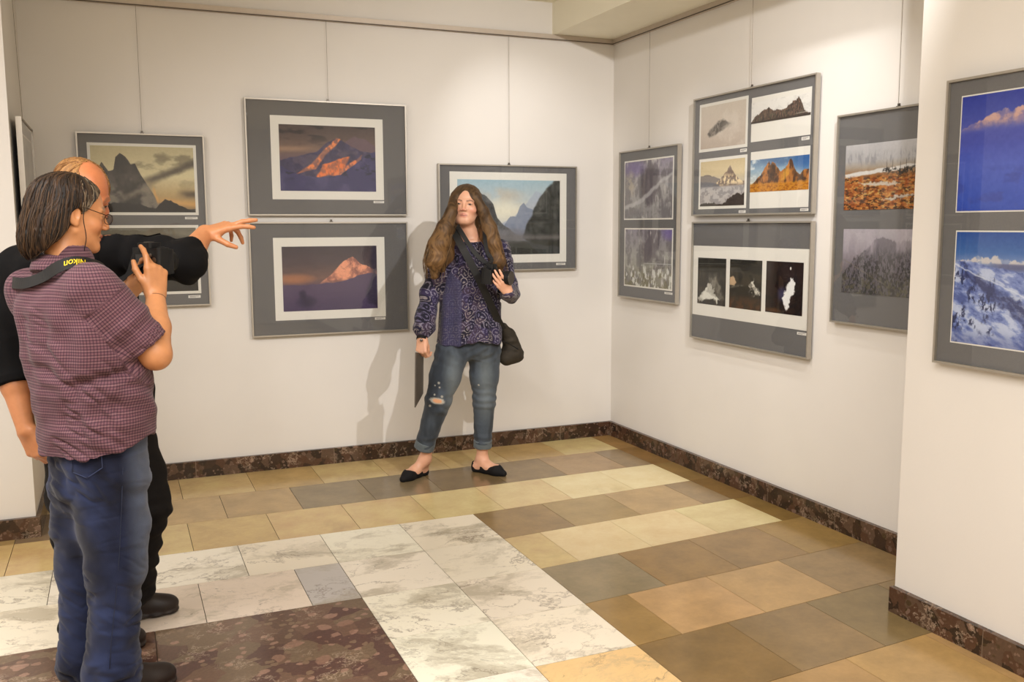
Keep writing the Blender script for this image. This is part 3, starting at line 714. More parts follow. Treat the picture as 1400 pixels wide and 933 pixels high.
def framed(pl, rect, label, prints, mats=(), labels=(), hook=True, off=0.012, name='framed_picture', group='framed mountain photographs on the walls', out=0.012):
    """prints: (a0,a1,z0,z1,paint fn, white margin)"""
    a0, a1, z0, z1 = rect; D = 0.026; fw = 0.0085
    r = empty(name, pl.w((a0+a1)/2, z0, off), label, 'picture', group)
    lo, hi = min(a0, a1), max(a0, a1)
    mb = MB()
    pbox(mb, pl, lo, lo+fw, z0, z1, off, off+D); pbox(mb, pl, hi-fw, hi, z0, z1, off, off+D)
    pbox(mb, pl, lo+fw, hi-fw, z0, z0+fw, off, off+D); pbox(mb, pl, lo+fw, hi-fw, z1-fw, z1, off, off+D)
    mb.build('frame', M_ALU, r)
    b = MB(); pbox(b, pl, lo+fw, hi-fw, z0+fw, z1-fw, off+.004, off+.014); b.build('mount_board', M_MAT, r)
    e = off+.014
    for (m0, m1, n0, n1) in mats:
        b = MB(); pbox(b, pl, m0, m1, n0, n1, e-.0005, e+.0012); b.build('white_border', M_WMAT, r)
    for (p0, p1, q0, q1, fn, mg) in prints:
        l, h = min(p0, p1), max(p0, p1)
        if mg:
            b = MB(); pbox(b, pl, l-mg, h+mg, q0-mg, q1+mg, e-.0005, e+.0012); b.build('white_border', M_WMAT, r)
        P = Pic(h-l, q1-q0); fn(P)
        P.c = P.c + (P.n(40, 77, 2)[..., None]-.5)*10
        nx, ny = P.nx, P.ny
        # left side of the picture as seen by a viewer
        A = np.linspace(p0, p1, nx+1); Zz = np.linspace(q1, q0, ny+1)
        V = np.array([pl.w(a, z, e+.0022) for z in Zz for a in A])
        idx = np.arange((nx+1)*(ny+1)).reshape(ny+1, nx+1)
        F = np.stack([idx[:-1,:-1].ravel(), idx[1:,:-1].ravel(), idx[1:,1:].ravel(), idx[:-1,1:].ravel()], 1)
        o = mesh_obj('photo_print', V, F, M_PRINT, r)
        colr = np.concatenate([lin(np.clip(P.c.reshape(-1,3),0,255)), np.ones((nx*ny,1))], 1).astype(np.float32)
        at = o.data.attributes.new('ink','FLOAT_COLOR','FACE'); at.data.foreach_set('color', colr.ravel())
    for (l0, l1, k0, k1) in labels:
        b = MB(); pbox(b, pl, l0, l1, k0, k1, e-.0005, e+.001); lb = b.build('caption_label', M_LABEL, r)
        b = MB(); hh = (k1-k0); dl = l1-l0
        pbox(b, pl, l0+dl*.12, l0+dl*.86, k0+hh*.58, k0+hh*.72, e+.0009, e+.0013); pbox(b, pl, l0+dl*.12, l0+dl*.6, k0+hh*.28, k0+hh*.40, e+.0009, e+.0013)
        b.build('caption_lines', M_INK, lb)
    b = MB(); pbox(b, pl, lo+fw*.7, hi-fw*.7, z0+fw*.7, z1-fw*.7, off+.0195, off+.0215); b.build('glass_pane', M_GLASS, r)
    if hook:
        b = MB(); c = (a0+a1)/2 if hook is True else hook
        pbox(b, pl, c-.006, c+.006, z1-.004, z1+.016, off+.002, off+.008); pbox(b, pl, c-.010, c+.010, z1+.0005, z1+.005, off+.002, off+.012)
        b.build('hanging_hook', M_HOOK, r)
    return r

BK = Plane('back', 0.0); RT = Plane('right', 0.0); PR = Plane('right', PX)
framed(BK, (-3.458,-2.770,1.058,2.062), 'grey mounted frame holding two sepia cloud photos, behind the pointing man',
       [(-3.387,-2.833,1.612,1.988,p_peak_sepia,.016), (-3.395,-2.838,1.147,1.522,p_low_cloud,.016)],
       labels=[(-2.895,-2.824,1.572,1.586), (-2.897,-2.827,1.104,1.120)], hook=-3.108)
framed(BK, (-2.532,-1.530,1.594,2.294), 'upper frame with orange sunlit snow ridge, hung above the pink peak picture',
       [(-2.333,-1.734,1.745,2.146,p_alpenglow,0)], mats=[(-2.383,-1.683,1.693,2.198)], labels=[(-1.752,-1.683,1.673,1.687)], hook=-2.025)
framed(BK, (-2.534,-1.532,0.848,1.554), 'lower frame with dusky purple sky and small pink peak, left of woman',
       [(-2.340,-1.740,1.000,1.403,p_pink_peak,0)], mats=[(-2.390,-1.687,0.945,1.458)], labels=[(-1.760,-1.690,0.925,0.940)], hook=-2.025)
framed(BK, (-1.317,-0.303,1.222,1.933), 'wide frame with blue misty cliffs and white border, right behind woman',
       [(-1.185,-0.432,1.332,1.833,p_misty_cliffs,0)], mats=[(-1.238,-0.381,1.275,1.883)], labels=[(-0.458,-0.387,1.253,1.267)], hook=-0.809)
framed(RT, (-0.150,-0.892,1.028,2.030), 'narrow frame with two swirling waterfall photos, nearest the room corner',
       [(-0.222,-0.820,1.573,1.952,lambda P: p_waterfall(P),.010), (-0.232,-0.824,1.118,1.498,lambda P: p_waterfall(P, True),.010)],
       labels=[(-0.745,-0.838,1.085,1.098)], hook=-0.515)
framed(RT, (-1.046,-2.120,1.582,2.277), 'upper frame of four mountain photos, hung above the dark waterfall triptych',
       [(-1.118,-1.548,1.975,2.220,p_mist_rock,.017), (-1.597,-2.075,2.077,2.190,p_dark_massif,0), (-1.124,-1.552,1.638,1.900,p_snow_peak,.017), (-1.602,-2.078,1.706,1.881,p_orange_peaks,0)],
       mats=[(-1.597,-2.076,1.979,2.217), (-1.601,-2.079,1.617,1.925)],
       labels=[(-1.503,-1.563,1.932,1.950), (-2.011,-2.070,1.955,1.972), (-1.504,-1.566,1.594,1.609), (-2.019,-2.080,1.597,1.611)], hook=-1.581)
framed(RT, (-1.055,-2.122,0.838,1.546), 'lower frame with three dark waterfall photos on one white band',
       [(-1.118,-1.402,1.054,1.332,lambda P: p_falls(P,0),0), (-1.438,-1.729,1.054,1.332,lambda P: p_falls(P,1),0), (-1.765,-2.063,1.056,1.333,p_white_fall,0)],
       mats=[(-1.066,-2.110,0.983,1.403)], labels=[(-2.028,-2.099,0.958,0.972)], hook=-1.581)
framed(RT, (-2.275,-2.975,1.048,2.050), 'frame with autumn bog above foggy forest, partly hidden by the near wall edge',
       [(-2.333,-2.905,1.597,1.902,p_bog,0), (-2.339,-2.905,1.200,1.506,p_fog_forest,0)], hook=-2.640)
framed(PR, (-3.372,-4.075,1.024,2.033), 'nearest frame at right photo edge with two blue snowy mountain photos',
       [(-3.436,-4.010,1.574,1.968,p_blue_range,.005), (-3.443,-4.010,1.110,1.501,p_snow_ridges,.005)], hook=False)
# on the return of the left pier, seen almost edge-on
LF = Plane('left', LX)
rot_frame = framed(LF, (-0.770,-0.070,1.056,2.058), 'frame at left photo edge seen almost edge-on, on the left pier',
       [(-0.70,-0.14,1.60,1.98,p_grey,.01), (-0.70,-0.14,1.14,1.52,p_grey,.01)], hook=False, off=0.024)

def wire(p0, p1, label):
    o = MB().tube([p0, p1], 0.0010, 6).build('hanging_wire', M_WIRE)
    tag(o, label, 'wire', 'thin picture hanging wires')
def bwire(a, z, lab): wire((a, -0.020, z), (a, -0.024, ZR+.004), lab)
def rwire(a, z, lab): wire((-0.020, a, z), (-0.024, a, ZR+.004), lab)
bwire(-3.108, 2.074, 'thin hanging wire above the sepia cloud frame')
bwire(-2.025, 2.306, 'thin hanging wire above the orange snow ridge frame')
bwire(-0.809, 1.945, 'thin hanging wire above the blue misty cliffs frame')
rwire(-0.515, 2.042, 'thin hanging wire above the narrow frame by the corner')
rwire(-1.578, 2.289, 'thin hanging wire above the frame of four mountain photos')
rwire(-2.640, 2.062, 'thin hanging wire above the autumn bog frame')
wire((LX+.028, -0.41, 2.054), (LX+.012, -0.41, ZC), 'thin hanging wire beside the left pier, far left')
# ------------------------------------------------------------------ signed-distance sculpting (numpy) -> one smooth surface
class Field:
    def __init__(s, lo, hi, h):
        s.lo = np.array(lo, float); s.h = h
        s.n = np.maximum(4, np.ceil((np.array(hi, float)-s.lo)/h).astype(int)+1)
        s.D = np.full(tuple(s.n), 0.08, np.float32)
        s.ax = [(s.lo[i]+h*np.arange(s.n[i])).astype(np.float32) for i in range(3)]
    def sl(s, lo, hi):
        a = np.clip(np.floor((np.array(lo)-s.lo)/s.h).astype(int), 0, s.n-1); b = np.clip(np.ceil((np.array(hi)-s.lo)/s.h).astype(int)+1, 1, s.n)
        if np.any(b <= a): return None
        S = tuple(slice(a[i], b[i]) for i in range(3))
        return S, s.ax[0][S[0]][:,None,None], s.ax[1][S[1]][None,:,None], s.ax[2][S[2]][None,None,:]
    def put(s, S, d, k, mode):
        A = s.D[S]
        if mode == 'add':
            if k > 0:
                h = np.clip(0.5+0.5*(A-d)/k, 0, 1); s.D[S] = A*(1-h)+d*h-k*h*(1-h)
            else: s.D[S] = np.minimum(A, d)
        elif mode == 'sub':
            d = -d
            if k > 0:
                h = np.clip(0.5-0.5*(A-d)/k, 0, 1); s.D[S] = A*(1-h)+d*h+k*h*(1-h)
            else: s.D[S] = np.maximum(A, d)
    def cap(s, a, b, ra, rb, k=.01, mode='add'):
        a = np.array(a, float); b = np.array(b, float); m = max(ra, rb)+k+.03
        g = s.sl(np.minimum(a,b)-m, np.maximum(a,b)+m)
        if g is None: return s
        S, x, y, z = g; d = b-a; L2 = float(d@d)+1e-12
        t = np.clip(((x-a[0])*d[0]+(y-a[1])*d[1]+(z-a[2])*d[2])/L2, 0, 1)
        q = np.sqrt((x-a[0]-t*d[0])**2+(y-a[1]-t*d[1])**2+(z-a[2]-t*d[2])**2)-(ra+(rb-ra)*t)
        s.put(S, q.astype(np.float32), k, mode); return s
    def chain(s, pts, rs, k=.01):
        for i in range(len(pts)-1): s.cap(pts[i], pts[i+1], rs[i], rs[i+1], k)
        return s
    def ell(s, c, r, R=None, k=.01, mode='add'):
        c = np.array(c, float); r = np.array(r, float); R = np.eye(3) if R is None else np.array(R)   # columns of R = local axes
        e = np.sqrt(((R*r)**2).sum(1))+k+.03
        g = s.sl(c-e, c+e)
        if g is None: return s
        S, x, y, z = g; x = x-c[0]; y = y-c[1]; z = z-c[2]
        u = [(R[0,i]*x+R[1,i]*y+R[2,i]*z) for i in range(3)]
        k0 = np.sqrt((u[0]/r[0])**2+(u[1]/r[1])**2+(u[2]/r[2])**2); k1 = np.sqrt((u[0]/r[0]**2)**2+(u[1]/r[1]**2)**2+(u[2]/r[2]**2)**2)
        d = k0*(k0-1)/np.maximum(k1, 1e-6)
        s.put(S, d.astype(np.float32), k, mode); return s
    def loft(s, zs, cx, cy, rx, ry, yaw=0.0, k=.01, p=2.3, mode='add'):
        """vertical body of superelliptic sections; cx, cy, rx, ry listed at heights zs (ascending)"""
        zs = np.array(zs, float); m = .03+k; R = max(max(rx), max(ry))
        g = s.sl((min(cx)-R-m, min(cy)-R-m, zs[0]-m), (max(cx)+R+m, max(cy)+R+m, zs[-1]+m))
        if g is None: return s
        S, x, y, z = g; zz = z.ravel()
        def ip(v):
            v = np.array(v, float)
            # smooth interpolation by sampling a Catmull-Rom curve
            t = np.interp(zz, zs, np.arange(len(zs))); i = np.clip(np.floor(t).astype(int), 0, len(zs)-2); f = t-i
            e = np.concatenate([[2*v[0]-v[1]], v, [2*v[-1]-v[-2]]]); p0,p1,p2,p3 = e[i],e[i+1],e[i+2],e[i+3]
            return (0.5*((2*p1)+(-p0+p2)*f+(2*p0-5*p1+4*p2-p3)*f*f+(-p0+3*p1-3*p2+p3)*f**3))[None,None,:]
        X = x-ip(cx); Y = y-ip(cy); c, sn = math.cos(yaw), math.sin(yaw)
        U = np.abs(X*c+Y*sn); V = np.abs(-X*sn+Y*c); RX = np.maximum(ip(rx), .004); RY = np.maximum(ip(ry), .004)
        q = ((U/RX)**p+(V/RY)**p)**(1/p)
        d = (q-1)*np.minimum(RX, RY)
        cz = np.maximum(zs[0]-z, z-zs[-1]); d = np.maximum(d, cz)
        s.put(S, d.astype(np.float32), k, mode); return s
    def half(s, p, n, k=0.0, mode='sub', lo=None, hi=None):
        """cut away the side n points to"""
        g = s.sl(s.lo if lo is None else lo, s.lo+s.h*s.n if hi is None else hi); S, x, y, z = g
        n = np.array(n, float)/np.linalg.norm(n)
        d = -((x-p[0])*n[0]+(y-p[1])*n[1]+(z-p[2])*n[2])
        s.put(S, d.astype(np.float32), k, mode); return s
    def blank(s):
        t = Field.__new__(Field); t.lo, t.h, t.n, t.ax = s.lo, s.h, s.n, s.ax; t.D = np.full(tuple(s.n), 0.08, np.float32); return t
    def merge(s, o, k=.01):
        h = np.clip(0.5+0.5*(s.D-o.D)/k, 0, 1); s.D = s.D*(1-h)+o.D*h-k*h*(1-h); return s
    def mesh(s):
        D = s.D; I = D < 0
        n = D.shape
        c = [I[i:n[0]-1+i, j:n[1]-1+j, k:n[2]-1+k] for i in (0,1) for j in (0,1) for k in (0,1)]
        sm = sum(a.astype(np.int8) for a in c); act = (sm > 0) & (sm < 8)
        ci, cj, ck = np.nonzero(act); idx = np.full(act.shape, -1, np.int32); idx[ci,cj,ck] = np.arange(len(ci))
        P = np.zeros((len(ci), 3)); W = np.zeros(len(ci))
        off = [(i,j,k) for i in (0,1) for j in (0,1) for k in (0,1)]
        vals = [D[ci+o[0], cj+o[1], ck+o[2]].astype(np.float64) for o in off]
        for a in range(8):
            for b in range(a+1, 8):
                df = [off[b][t]-off[a][t] for t in range(3)]
                if sum(map(abs, df)) != 1: continue
                va, vb = vals[a], vals[b]; cr = (va < 0) != (vb < 0); t = np.where(cr, va/(va-vb+1e-20), 0)
                for q in range(3): P[:,q] += np.where(cr, off[a][q]+t*df[q], 0)
                W += cr
        P /= W[:,None]; P = s.lo+s.h*(P+np.stack([ci,cj,ck],1))
        F = []
        for ax in range(3):
            o = [0,0,0]; o[ax] = 1
            A = I[:n[0]-o[0], :n[1]-o[1], :n[2]-o[2]]; B = I[o[0]:, o[1]:, o[2]:]
            e = np.argwhere(A != B); u, v = [(1,2),(2,0),(0,1)][ax]
            ok = (e[:,u] > 0) & (e[:,v] > 0) & (e[:,u] < n[u]-1) & (e[:,v] < n[v]-1); e = e[ok]
            fl = A[e[:,0],e[:,1],e[:,2]]
            def g(du, dv):
                w = e.copy(); w[:,u] -= du; w[:,v] -= dv; return idx[w[:,0],w[:,1],w[:,2]]
            q = np.stack([g(1,1),g(0,1),g(0,0),g(1,0)],1); q = np.where(fl[:,None], q, q[:,::-1]); F.append(q)
        F = np.concatenate(F); F = F[(F >= 0).all(1)]
        return P, F

def vnormals(P, F):
    n = np.cross(P[F[:,2]]-P[F[:,0]], P[F[:,3]]-P[F[:,1]]); N = np.zeros_like(P)
    for k in range(4):
        for q in range(3): N[:,q] += np.bincount(F[:,k], n[:,q], len(P))
    return N/(np.linalg.norm(N,axis=1,keepdims=True)+1e-12)
def relax(P, F, it=1, w=.5):
    for _ in range(it):
        S = np.zeros_like(P); C = np.zeros(len(P))
        for k in range(4):
            a, b = F[:,k], F[:,(k+1)%4]
            for q in range(3): S[:,q] += np.bincount(a, P[b][:,q], len(P))+np.bincount(b, P[a][:,q], len(P))
            C += np.bincount(a, minlength=len(P))+np.bincount(b, minlength=len(P))
        P = P*(1-w)+w*S/np.maximum(C,1)[:,None]
    return P
def n3(p, seed=0):
    """3D value noise, p (N,3)"""
    i = np.floor(p).astype(np.int64); f = p-i; f = f*f*(3-2*f)
    def h(a,b,c):
        n = (a*374761393+b*668265263+c*2147483647+seed*1442695041) & 0x7fffffff
        n = ((n^(n>>13))*1274126177) & 0x7fffffff; return ((n^(n>>16)) & 0xffff)/65535.0
    r = 0
    for a in (0,1):
        for b in (0,1):
            for c in (0,1):
                r = r+h(i[:,0]+a,i[:,1]+b,i[:,2]+c)*(f[:,0] if a else 1-f[:,0])*(f[:,1] if b else 1-f[:,1])*(f[:,2] if c else 1-f[:,2])
    return r
def f3(p, seed=0, o=3):
    s=0;a=1;t=0
    for k in range(o): s=s+a*n3(p*2**k,seed+k*7); t+=a; a*=.5
    return s/t
def attr_col(o, name, rgb_lin):
    a = o.data.attributes.new(name,'FLOAT_COLOR','POINT')
    c = np.concatenate([rgb_lin, np.ones((len(rgb_lin),1))],1).astype(np.float32); a.data.foreach_set('color', c.ravel())
def attr_vec(o, name, v):
    a = o.data.attributes.new(name,'FLOAT_VECTOR','POINT'); a.data.foreach_set('vector', np.asarray(v,np.float32).ravel())
def sd_obj(name, F, mat, parent, relax_it=1, disp=None):
    P, fc = F.mesh(); P = relax(P, fc, relax_it)
    if disp is not None:
        N = vnormals(P, fc); P = P+N*disp(P, N)[:,None]
    return mesh_obj(name, P, fc, mat, parent, True), P
def axes(yaw, pitch=0.0, roll=0.0):
    """columns: left, forward, up.  yaw = heading of forward measured from +X; pitch up positive; roll towards own left negative"""
    f = np.array([math.cos(yaw)*math.cos(pitch), math.sin(yaw)*math.cos(pitch), math.sin(pitch)])
    u0 = np.array([0,0,1.0]); l = np.cross(u0, f); l /= np.linalg.norm(l); u = np.cross(f, l)
    l2 = l*math.cos(roll)+u*math.sin(roll); u2 = np.cross(f, l2)
    return np.stack([l2, f, u2], 1)

def head_sdf(F, c, A, s=1.0, male=False, old=False, wide=1.0):
    """c = point between the ears at eye level, A columns left/forward/up"""
    A = np.array(A); c = np.array(c)
    W = lambda x,y,z: c+A@(np.array([x*wide,y,z])*s)
    E = lambda p,r,k=.012,mode='add': F.ell(W(*p), np.array(r)*s*np.array([wide,1,1]), A, k*s, mode)
    C = lambda a,b,ra,rb,k=.01,mode='add': F.cap(W(*a), W(*b), ra*s, rb*s, k*s, mode)
    E((0,-.012,.038),(.074,.096,.082),0)
    E((0,.028,-.025),(.061,.064,.085),.03)
    E((0,.026,-.078),(.050 if not male else .055,.056,.040),.025)
    C((-.012,.074,-.104),(.012,.074,-.104),.015,.015,.022)
    C((-.058,.0,-.055),(-.02,.066,-.098),.014,.014,.02); C((.058,.0,-.055),(.02,.066,-.098),.014,.014,.02)
    for q in (-1,1):
        E((q*.043,.056,-.034),(.022,.022,.019),.02)
        C((q*.012,.088,.021),(q*.045,.072,.019),.008 if not male else .010,.008,.012)
        F.ell(W(q*.032,.101,.001), np.array((.017,.017,.011))*s, A, .010*s, 'sub')
        E((q*.0315,.0735,.0015),(.0125,.0125,.0115),.002)
        C((q*.043,.079,.004),(q*.020,.0855,.0045),.0036,.0032,.003); C((q*.031,.0872,.0085),(q*.031,.0872,.0085),.003,.003,.004)
        C((q*.043,.077,-.007),(q*.021,.082,-.008),.003,.003,.004)
        E((q*.0735,-.012,-.012),(.009,.019,.030),.006); E((q*.082,-.007,-.008),(.0075,.010,.017),.003,'sub'); C((q*.0775,-.026,.008),(q*.079,-.008,.017),.0045,.004,.004); E((q*.0735,-.004,-.036),(.007,.009,.010),.005)
    C((0,.086,.012),(0,.105,-.026),.0072,.0092,.012); E((0,.1065,-.031),(.0105,.0105,.0090),.007)
    for q in (-1,1):
        E((q*.0125,.1,-.035),(.0075,.011,.0075),.005); E((q*.006,.106,-.0425),(.0035,.005,.003),.002,'sub')
    C((-.020,.0795,-.066),(0,.0905,-.0625),.0055,.0068,.007); C((.020,.0795,-.066),(0,.0905,-.0625),.0055,.0068,.007)
    C((-.017,.080,-.0735),(.017,.080,-.0735),.006,.006,.007); C((-.008,.087,-.0735),(.008,.087,-.0735),.006,.006,.006)
    for a,b in (((-.025,.081,-.068),(-.01,.0935,-.0685)),((-.01,.0935,-.0685),(.01,.0935,-.0685)),((.01,.0935,-.0685),(.025,.081,-.068))): C(a,b,.0016,.0016,.003,'sub')
    if old:
        for q in (-1,1): C((q*.021,.096,-.038),(q*.034,.076,-.064),.0018,.0015,.006,'sub')
    return W
def head_paint(P, col, c, A, s, skin, lips, brow, wide=1.0, cheek=(206,120,92), white=(196,184,172), iris=(66,56,46), browz=.024):
    L = ((P-c)@A)/s; L[:,0] /= wide
    x = np.abs(L[:,0]); y = L[:,1]; z = L[:,2]; near = (np.abs(L) < .17).all(1) & (z > -.16)
    def m(a, b, v): return ss(a, b, v)*near
    def mixin(rgb, w):
        w = np.clip(w,0,1)[:,None]; return col*(1-w)+lin(rgb)*w
    fr = ss(.02,.05,y)
    col = mixin(cheek, m(.035,.0,np.hypot(x-.045,z+.035))*fr*.55)
    col = mixin(cheek, m(.02,.0,np.hypot(x,z+.032))*ss(.09,.1,y)*.6)
    lip = np.maximum(ss(1.05,.8,np.hypot(x/.024,(z+.0625-.003*(x<.006))/.0060)), ss(1.05,.8,np.hypot(x/.021,(z+.0745)/.0068)))*ss(.074,.078,y)*near
    col = mixin(lips, lip*.8)
    col = mixin((88,40,34), ss(.0022,.0008,np.abs(z+.0685))*ss(.024,.020,x)*ss(.074,.078,y)*near*.8)  # shade of the mouth groove painted as a dark line
    bz = browz+.004*ss(.015,.03,x)-.25*np.maximum(x-.034,0)
    col = mixin(brow, ss(.0058,.0028,np.abs(z-bz))*ss(.009,.014,x)*ss(.055,.048,x)*ss(.05,.06,y)*near*.75)
    d = np.hypot((x-.0315)/.0105,(z-.0005)/.0052); eye = ss(1.0,.8,d)*ss(.075,.078,y)*near
    col = mixin((86,58,46), ss(1.45,1.1,d)*ss(.07,.075,y)*near*.55)
    col = mixin(white, eye)
    di = np.hypot(x-.0315,z-.001); col = mixin(iris, eye*ss(.0062,.0050,di)); col = mixin((14,12,12), eye*ss(.0030,.0022,di))
    return col

def hand_sdf(F, w, fdir, back, thumb_side, curl, spread=.10, s=1.0, thumb=None, k=.004):
    """w wrist, fdir towards the fingers, back = out of the back of the hand, thumb_side = +1 if the thumb is on fdir x back.
    curl: per finger (index..pinky) list of 3 bends in degrees; thumb: list of points (local: across, along, back) or None"""
    w = np.array(w,float); f = np.array(fdir,float); f /= np.linalg.norm(f); b = np.array(back,float); b -= f*(b@f); b /= np.linalg.norm(b)
    a = np.cross(f, b)*thumb_side     # towards the thumb
    G = lambda x,y,z: w+s*(a*x+f*y+b*z)
    M = np.stack([a,f,b],1)
    # palm
    F.ell(G(0,.005,0), np.array((.030,.030,.021))*s, M, .012*s)
    for x0,x1,y1,r in ((.022,.030,.086,.0125),(.008,.010,.092,.013),(-.007,-.010,.088,.0125),(-.020,-.029,.078,.0115)):
        F.cap(G(x0,.01,0), G(x1,y1,0), .0155*s, r*s, .012*s)
    F.ell(G(.024,.034,-.009), np.array((.016,.030,.016))*s, M, .012*s)
    F.ell(G(-.024,.036,-.008), np.array((.012,.030,.014))*s, M, .012*s)
    base = [(.030,.088),(.010,.094),(-.010,.090),(-.029,.079)]; ln = [(.042,.026,.021),(.046,.029,.022),(.043,.027,.022),(.033,.021,.019)]
    rr = [(.0102,.0095,.0087,.0074),(.0104,.0097,.0088,.0075),(.0100,.0093,.0085,.0072),(.0090,.0082,.0074,.0063)]
    tips = []
    for i in range(4):
        p = G(base[i][0], base[i][1], 0); ang = 0.0; sp = spread*(1.5-i)/1.5
        if isinstance(curl[i], dict): sp += curl[i].get('s',0); cs = curl[i]['c']
        else: cs = curl[i]
        d0 = f*math.cos(sp)+a*math.sin(sp)
        for j in range(3):
            ang += math.radians(cs[j]); d = d0*math.cos(ang)-b*math.sin(ang)
            q = p+d*ln[i][j]*s; F.cap(p, q, rr[i][j]*s, rr[i][j+1]*s, k*s if j else .009*s)
            p = q
        tips.append(p)
    th = thumb or [(.022,.022,-.006),(.050,.052,-.012),(.062,.084,-.016),(.066,.110,-.020)]
    R = (.0150,.0118,.0105,.0080)
    for j in range(3): F.cap(G(*th[j]), G(*th[j+1]), R[j]*s, R[j+1]*s, .010*s if j == 0 else .004*s)
    return tips

def shoe_obj(name, heel, toe, mat, parent, L=None, low=False, up=.0, h=.003, sole=None):
    """laced shoe or boot from heel to toe on the floor"""
    heel = np.array(heel,float); toe = np.array(toe,float); heel[2]=toe[2]=0; d = toe-heel; Ln = np.linalg.norm(d); f = d/Ln; l = np.cross([0,0,1],f)
    A = np.stack([l,f,[0,0,1]],1)
    F = Field(np.minimum(heel,toe)-.09-np.array([0,0,-.085]), np.maximum(heel,toe)+.09+np.array([0,0,.12]), h)
    G = lambda x,y,z: heel+l*x+f*(y*Ln)+np.array([0,0,z])
    F.ell(G(0,.80,.035), (.047,.22*Ln,.040), A, .0); F.ell(G(0,.52,.045), (.040,.30*Ln,.050), A, .03); F.ell(G(0,.17,.042), (.037,.17*Ln,.052), A, .03)
    F.cap(G(0,.24,.075), G(0,.20,.155), .042, .042, .03)
    F.cap(G(0,.42,.085), G(0,.62,.066), .026, .024, .02)
    # welted sole
    for y0,w in ((.86,.044),(.70,.048),(.5,.042),(.3,.038),(.14,.036)): F.ell(G(0,y0,.012), (w+.005,.16*Ln,.014), A, .008)
    F.half((0,0,0.0005),(0,0,-1))
    o,P = sd_obj(name, F, mat, parent, 1)
    return o, G
# ------------------------------------------------------------------ people: materials
def m_attr(name, attr, rough=.5, bump=None, sss=0.0, spec=.5, sheen=0.0, coat=0.0):
    m, nt, b, out = new_mat(name); N = NT(nt)
    tc = N.n('TexCoord').outputs['Object']
    nz = N.noise(tc, 60, 4)
    c = N.mix(.25, N.attr(attr).outputs['Color'], N.ramp(nz.outputs['Fac'], [(.3,(.42,.42,.42)),(.7,(.6,.6,.6))]).outputs[0], 'OVERLAY')
    N.l(c, b.inputs['Base Color']); b.inputs['Roughness'].default_value = rough; b.inputs['Specular IOR Level'].default_value = spec
    b.inputs['Sheen Weight'].default_value = sheen
    if sss: b.inputs['Subsurface Weight'].default_value = sss; b.inputs['Subsurface Radius'].default_value = (.010,.004,.002); b.inputs['Subsurface Scale'].default_value = .6
    if bump: N.bump(N.noise(tc, bump[0], 4).outputs['Fac'], bump[1], .002, b)
    return m
M_SKIN = m_attr('skin', 'tone', .40, (220,.15), .06, .5)
M_HAIR = m_attr('hair_strands', 'tone', .55, None, 0, .3)
M_DENIM = m_attr('denim', 'tone', .85, (420,.35), 0, .2, .15)
def m_plaid():
    m, nt, b, out = new_mat('purple_check_cotton'); N = NT(nt)
    uv = N.attr('uvc').outputs['Vector']; sp = N.n('SeparateXYZ'); N.l(uv, sp.inputs[0])
    def stripe(ax, per, lo, hi):
        f = N.math('FRACT', N.math('DIVIDE', sp.outputs[ax], per))
        t = N.math('ABSOLUTE', N.math('SUBTRACT', f, .5)); return N.ramp(t, [(lo,(1,1,1)),(hi,(0,0,0))]).outputs[0]
    sx, sy = stripe(0,.0088,.13,.19), stripe(1,.0088,.13,.19)
    c = N.mix(N.math('MULTIPLY', sx, .62), L4((112,78,86)), L4((50,28,44)))
    c = N.mix(N.math('MULTIPLY', sy, .62), c, L4((42,24,38)))
    wx, wy = stripe(0,.0176,.04,.07), stripe(1,.0176,.04,.07)
    c = N.mix(N.math('MULTIPLY', wy, .35), c, L4((146,120,118)))
    nz = N.noise(uv, 14, 3)
    c = N.mix(.35, c, N.ramp(nz.outputs['Fac'], [(.3,(.42,.42,.42)),(.7,(.58,.58,.58))]).outputs[0], 'OVERLAY')
    N.l(c, b.inputs['Base Color']); b.inputs['Roughness'].default_value=.85; b.inputs['Specular IOR Level'].default_value=.2; b.inputs['Sheen Weight'].default_value=.1
    return m
M_PLAID = m_plaid()
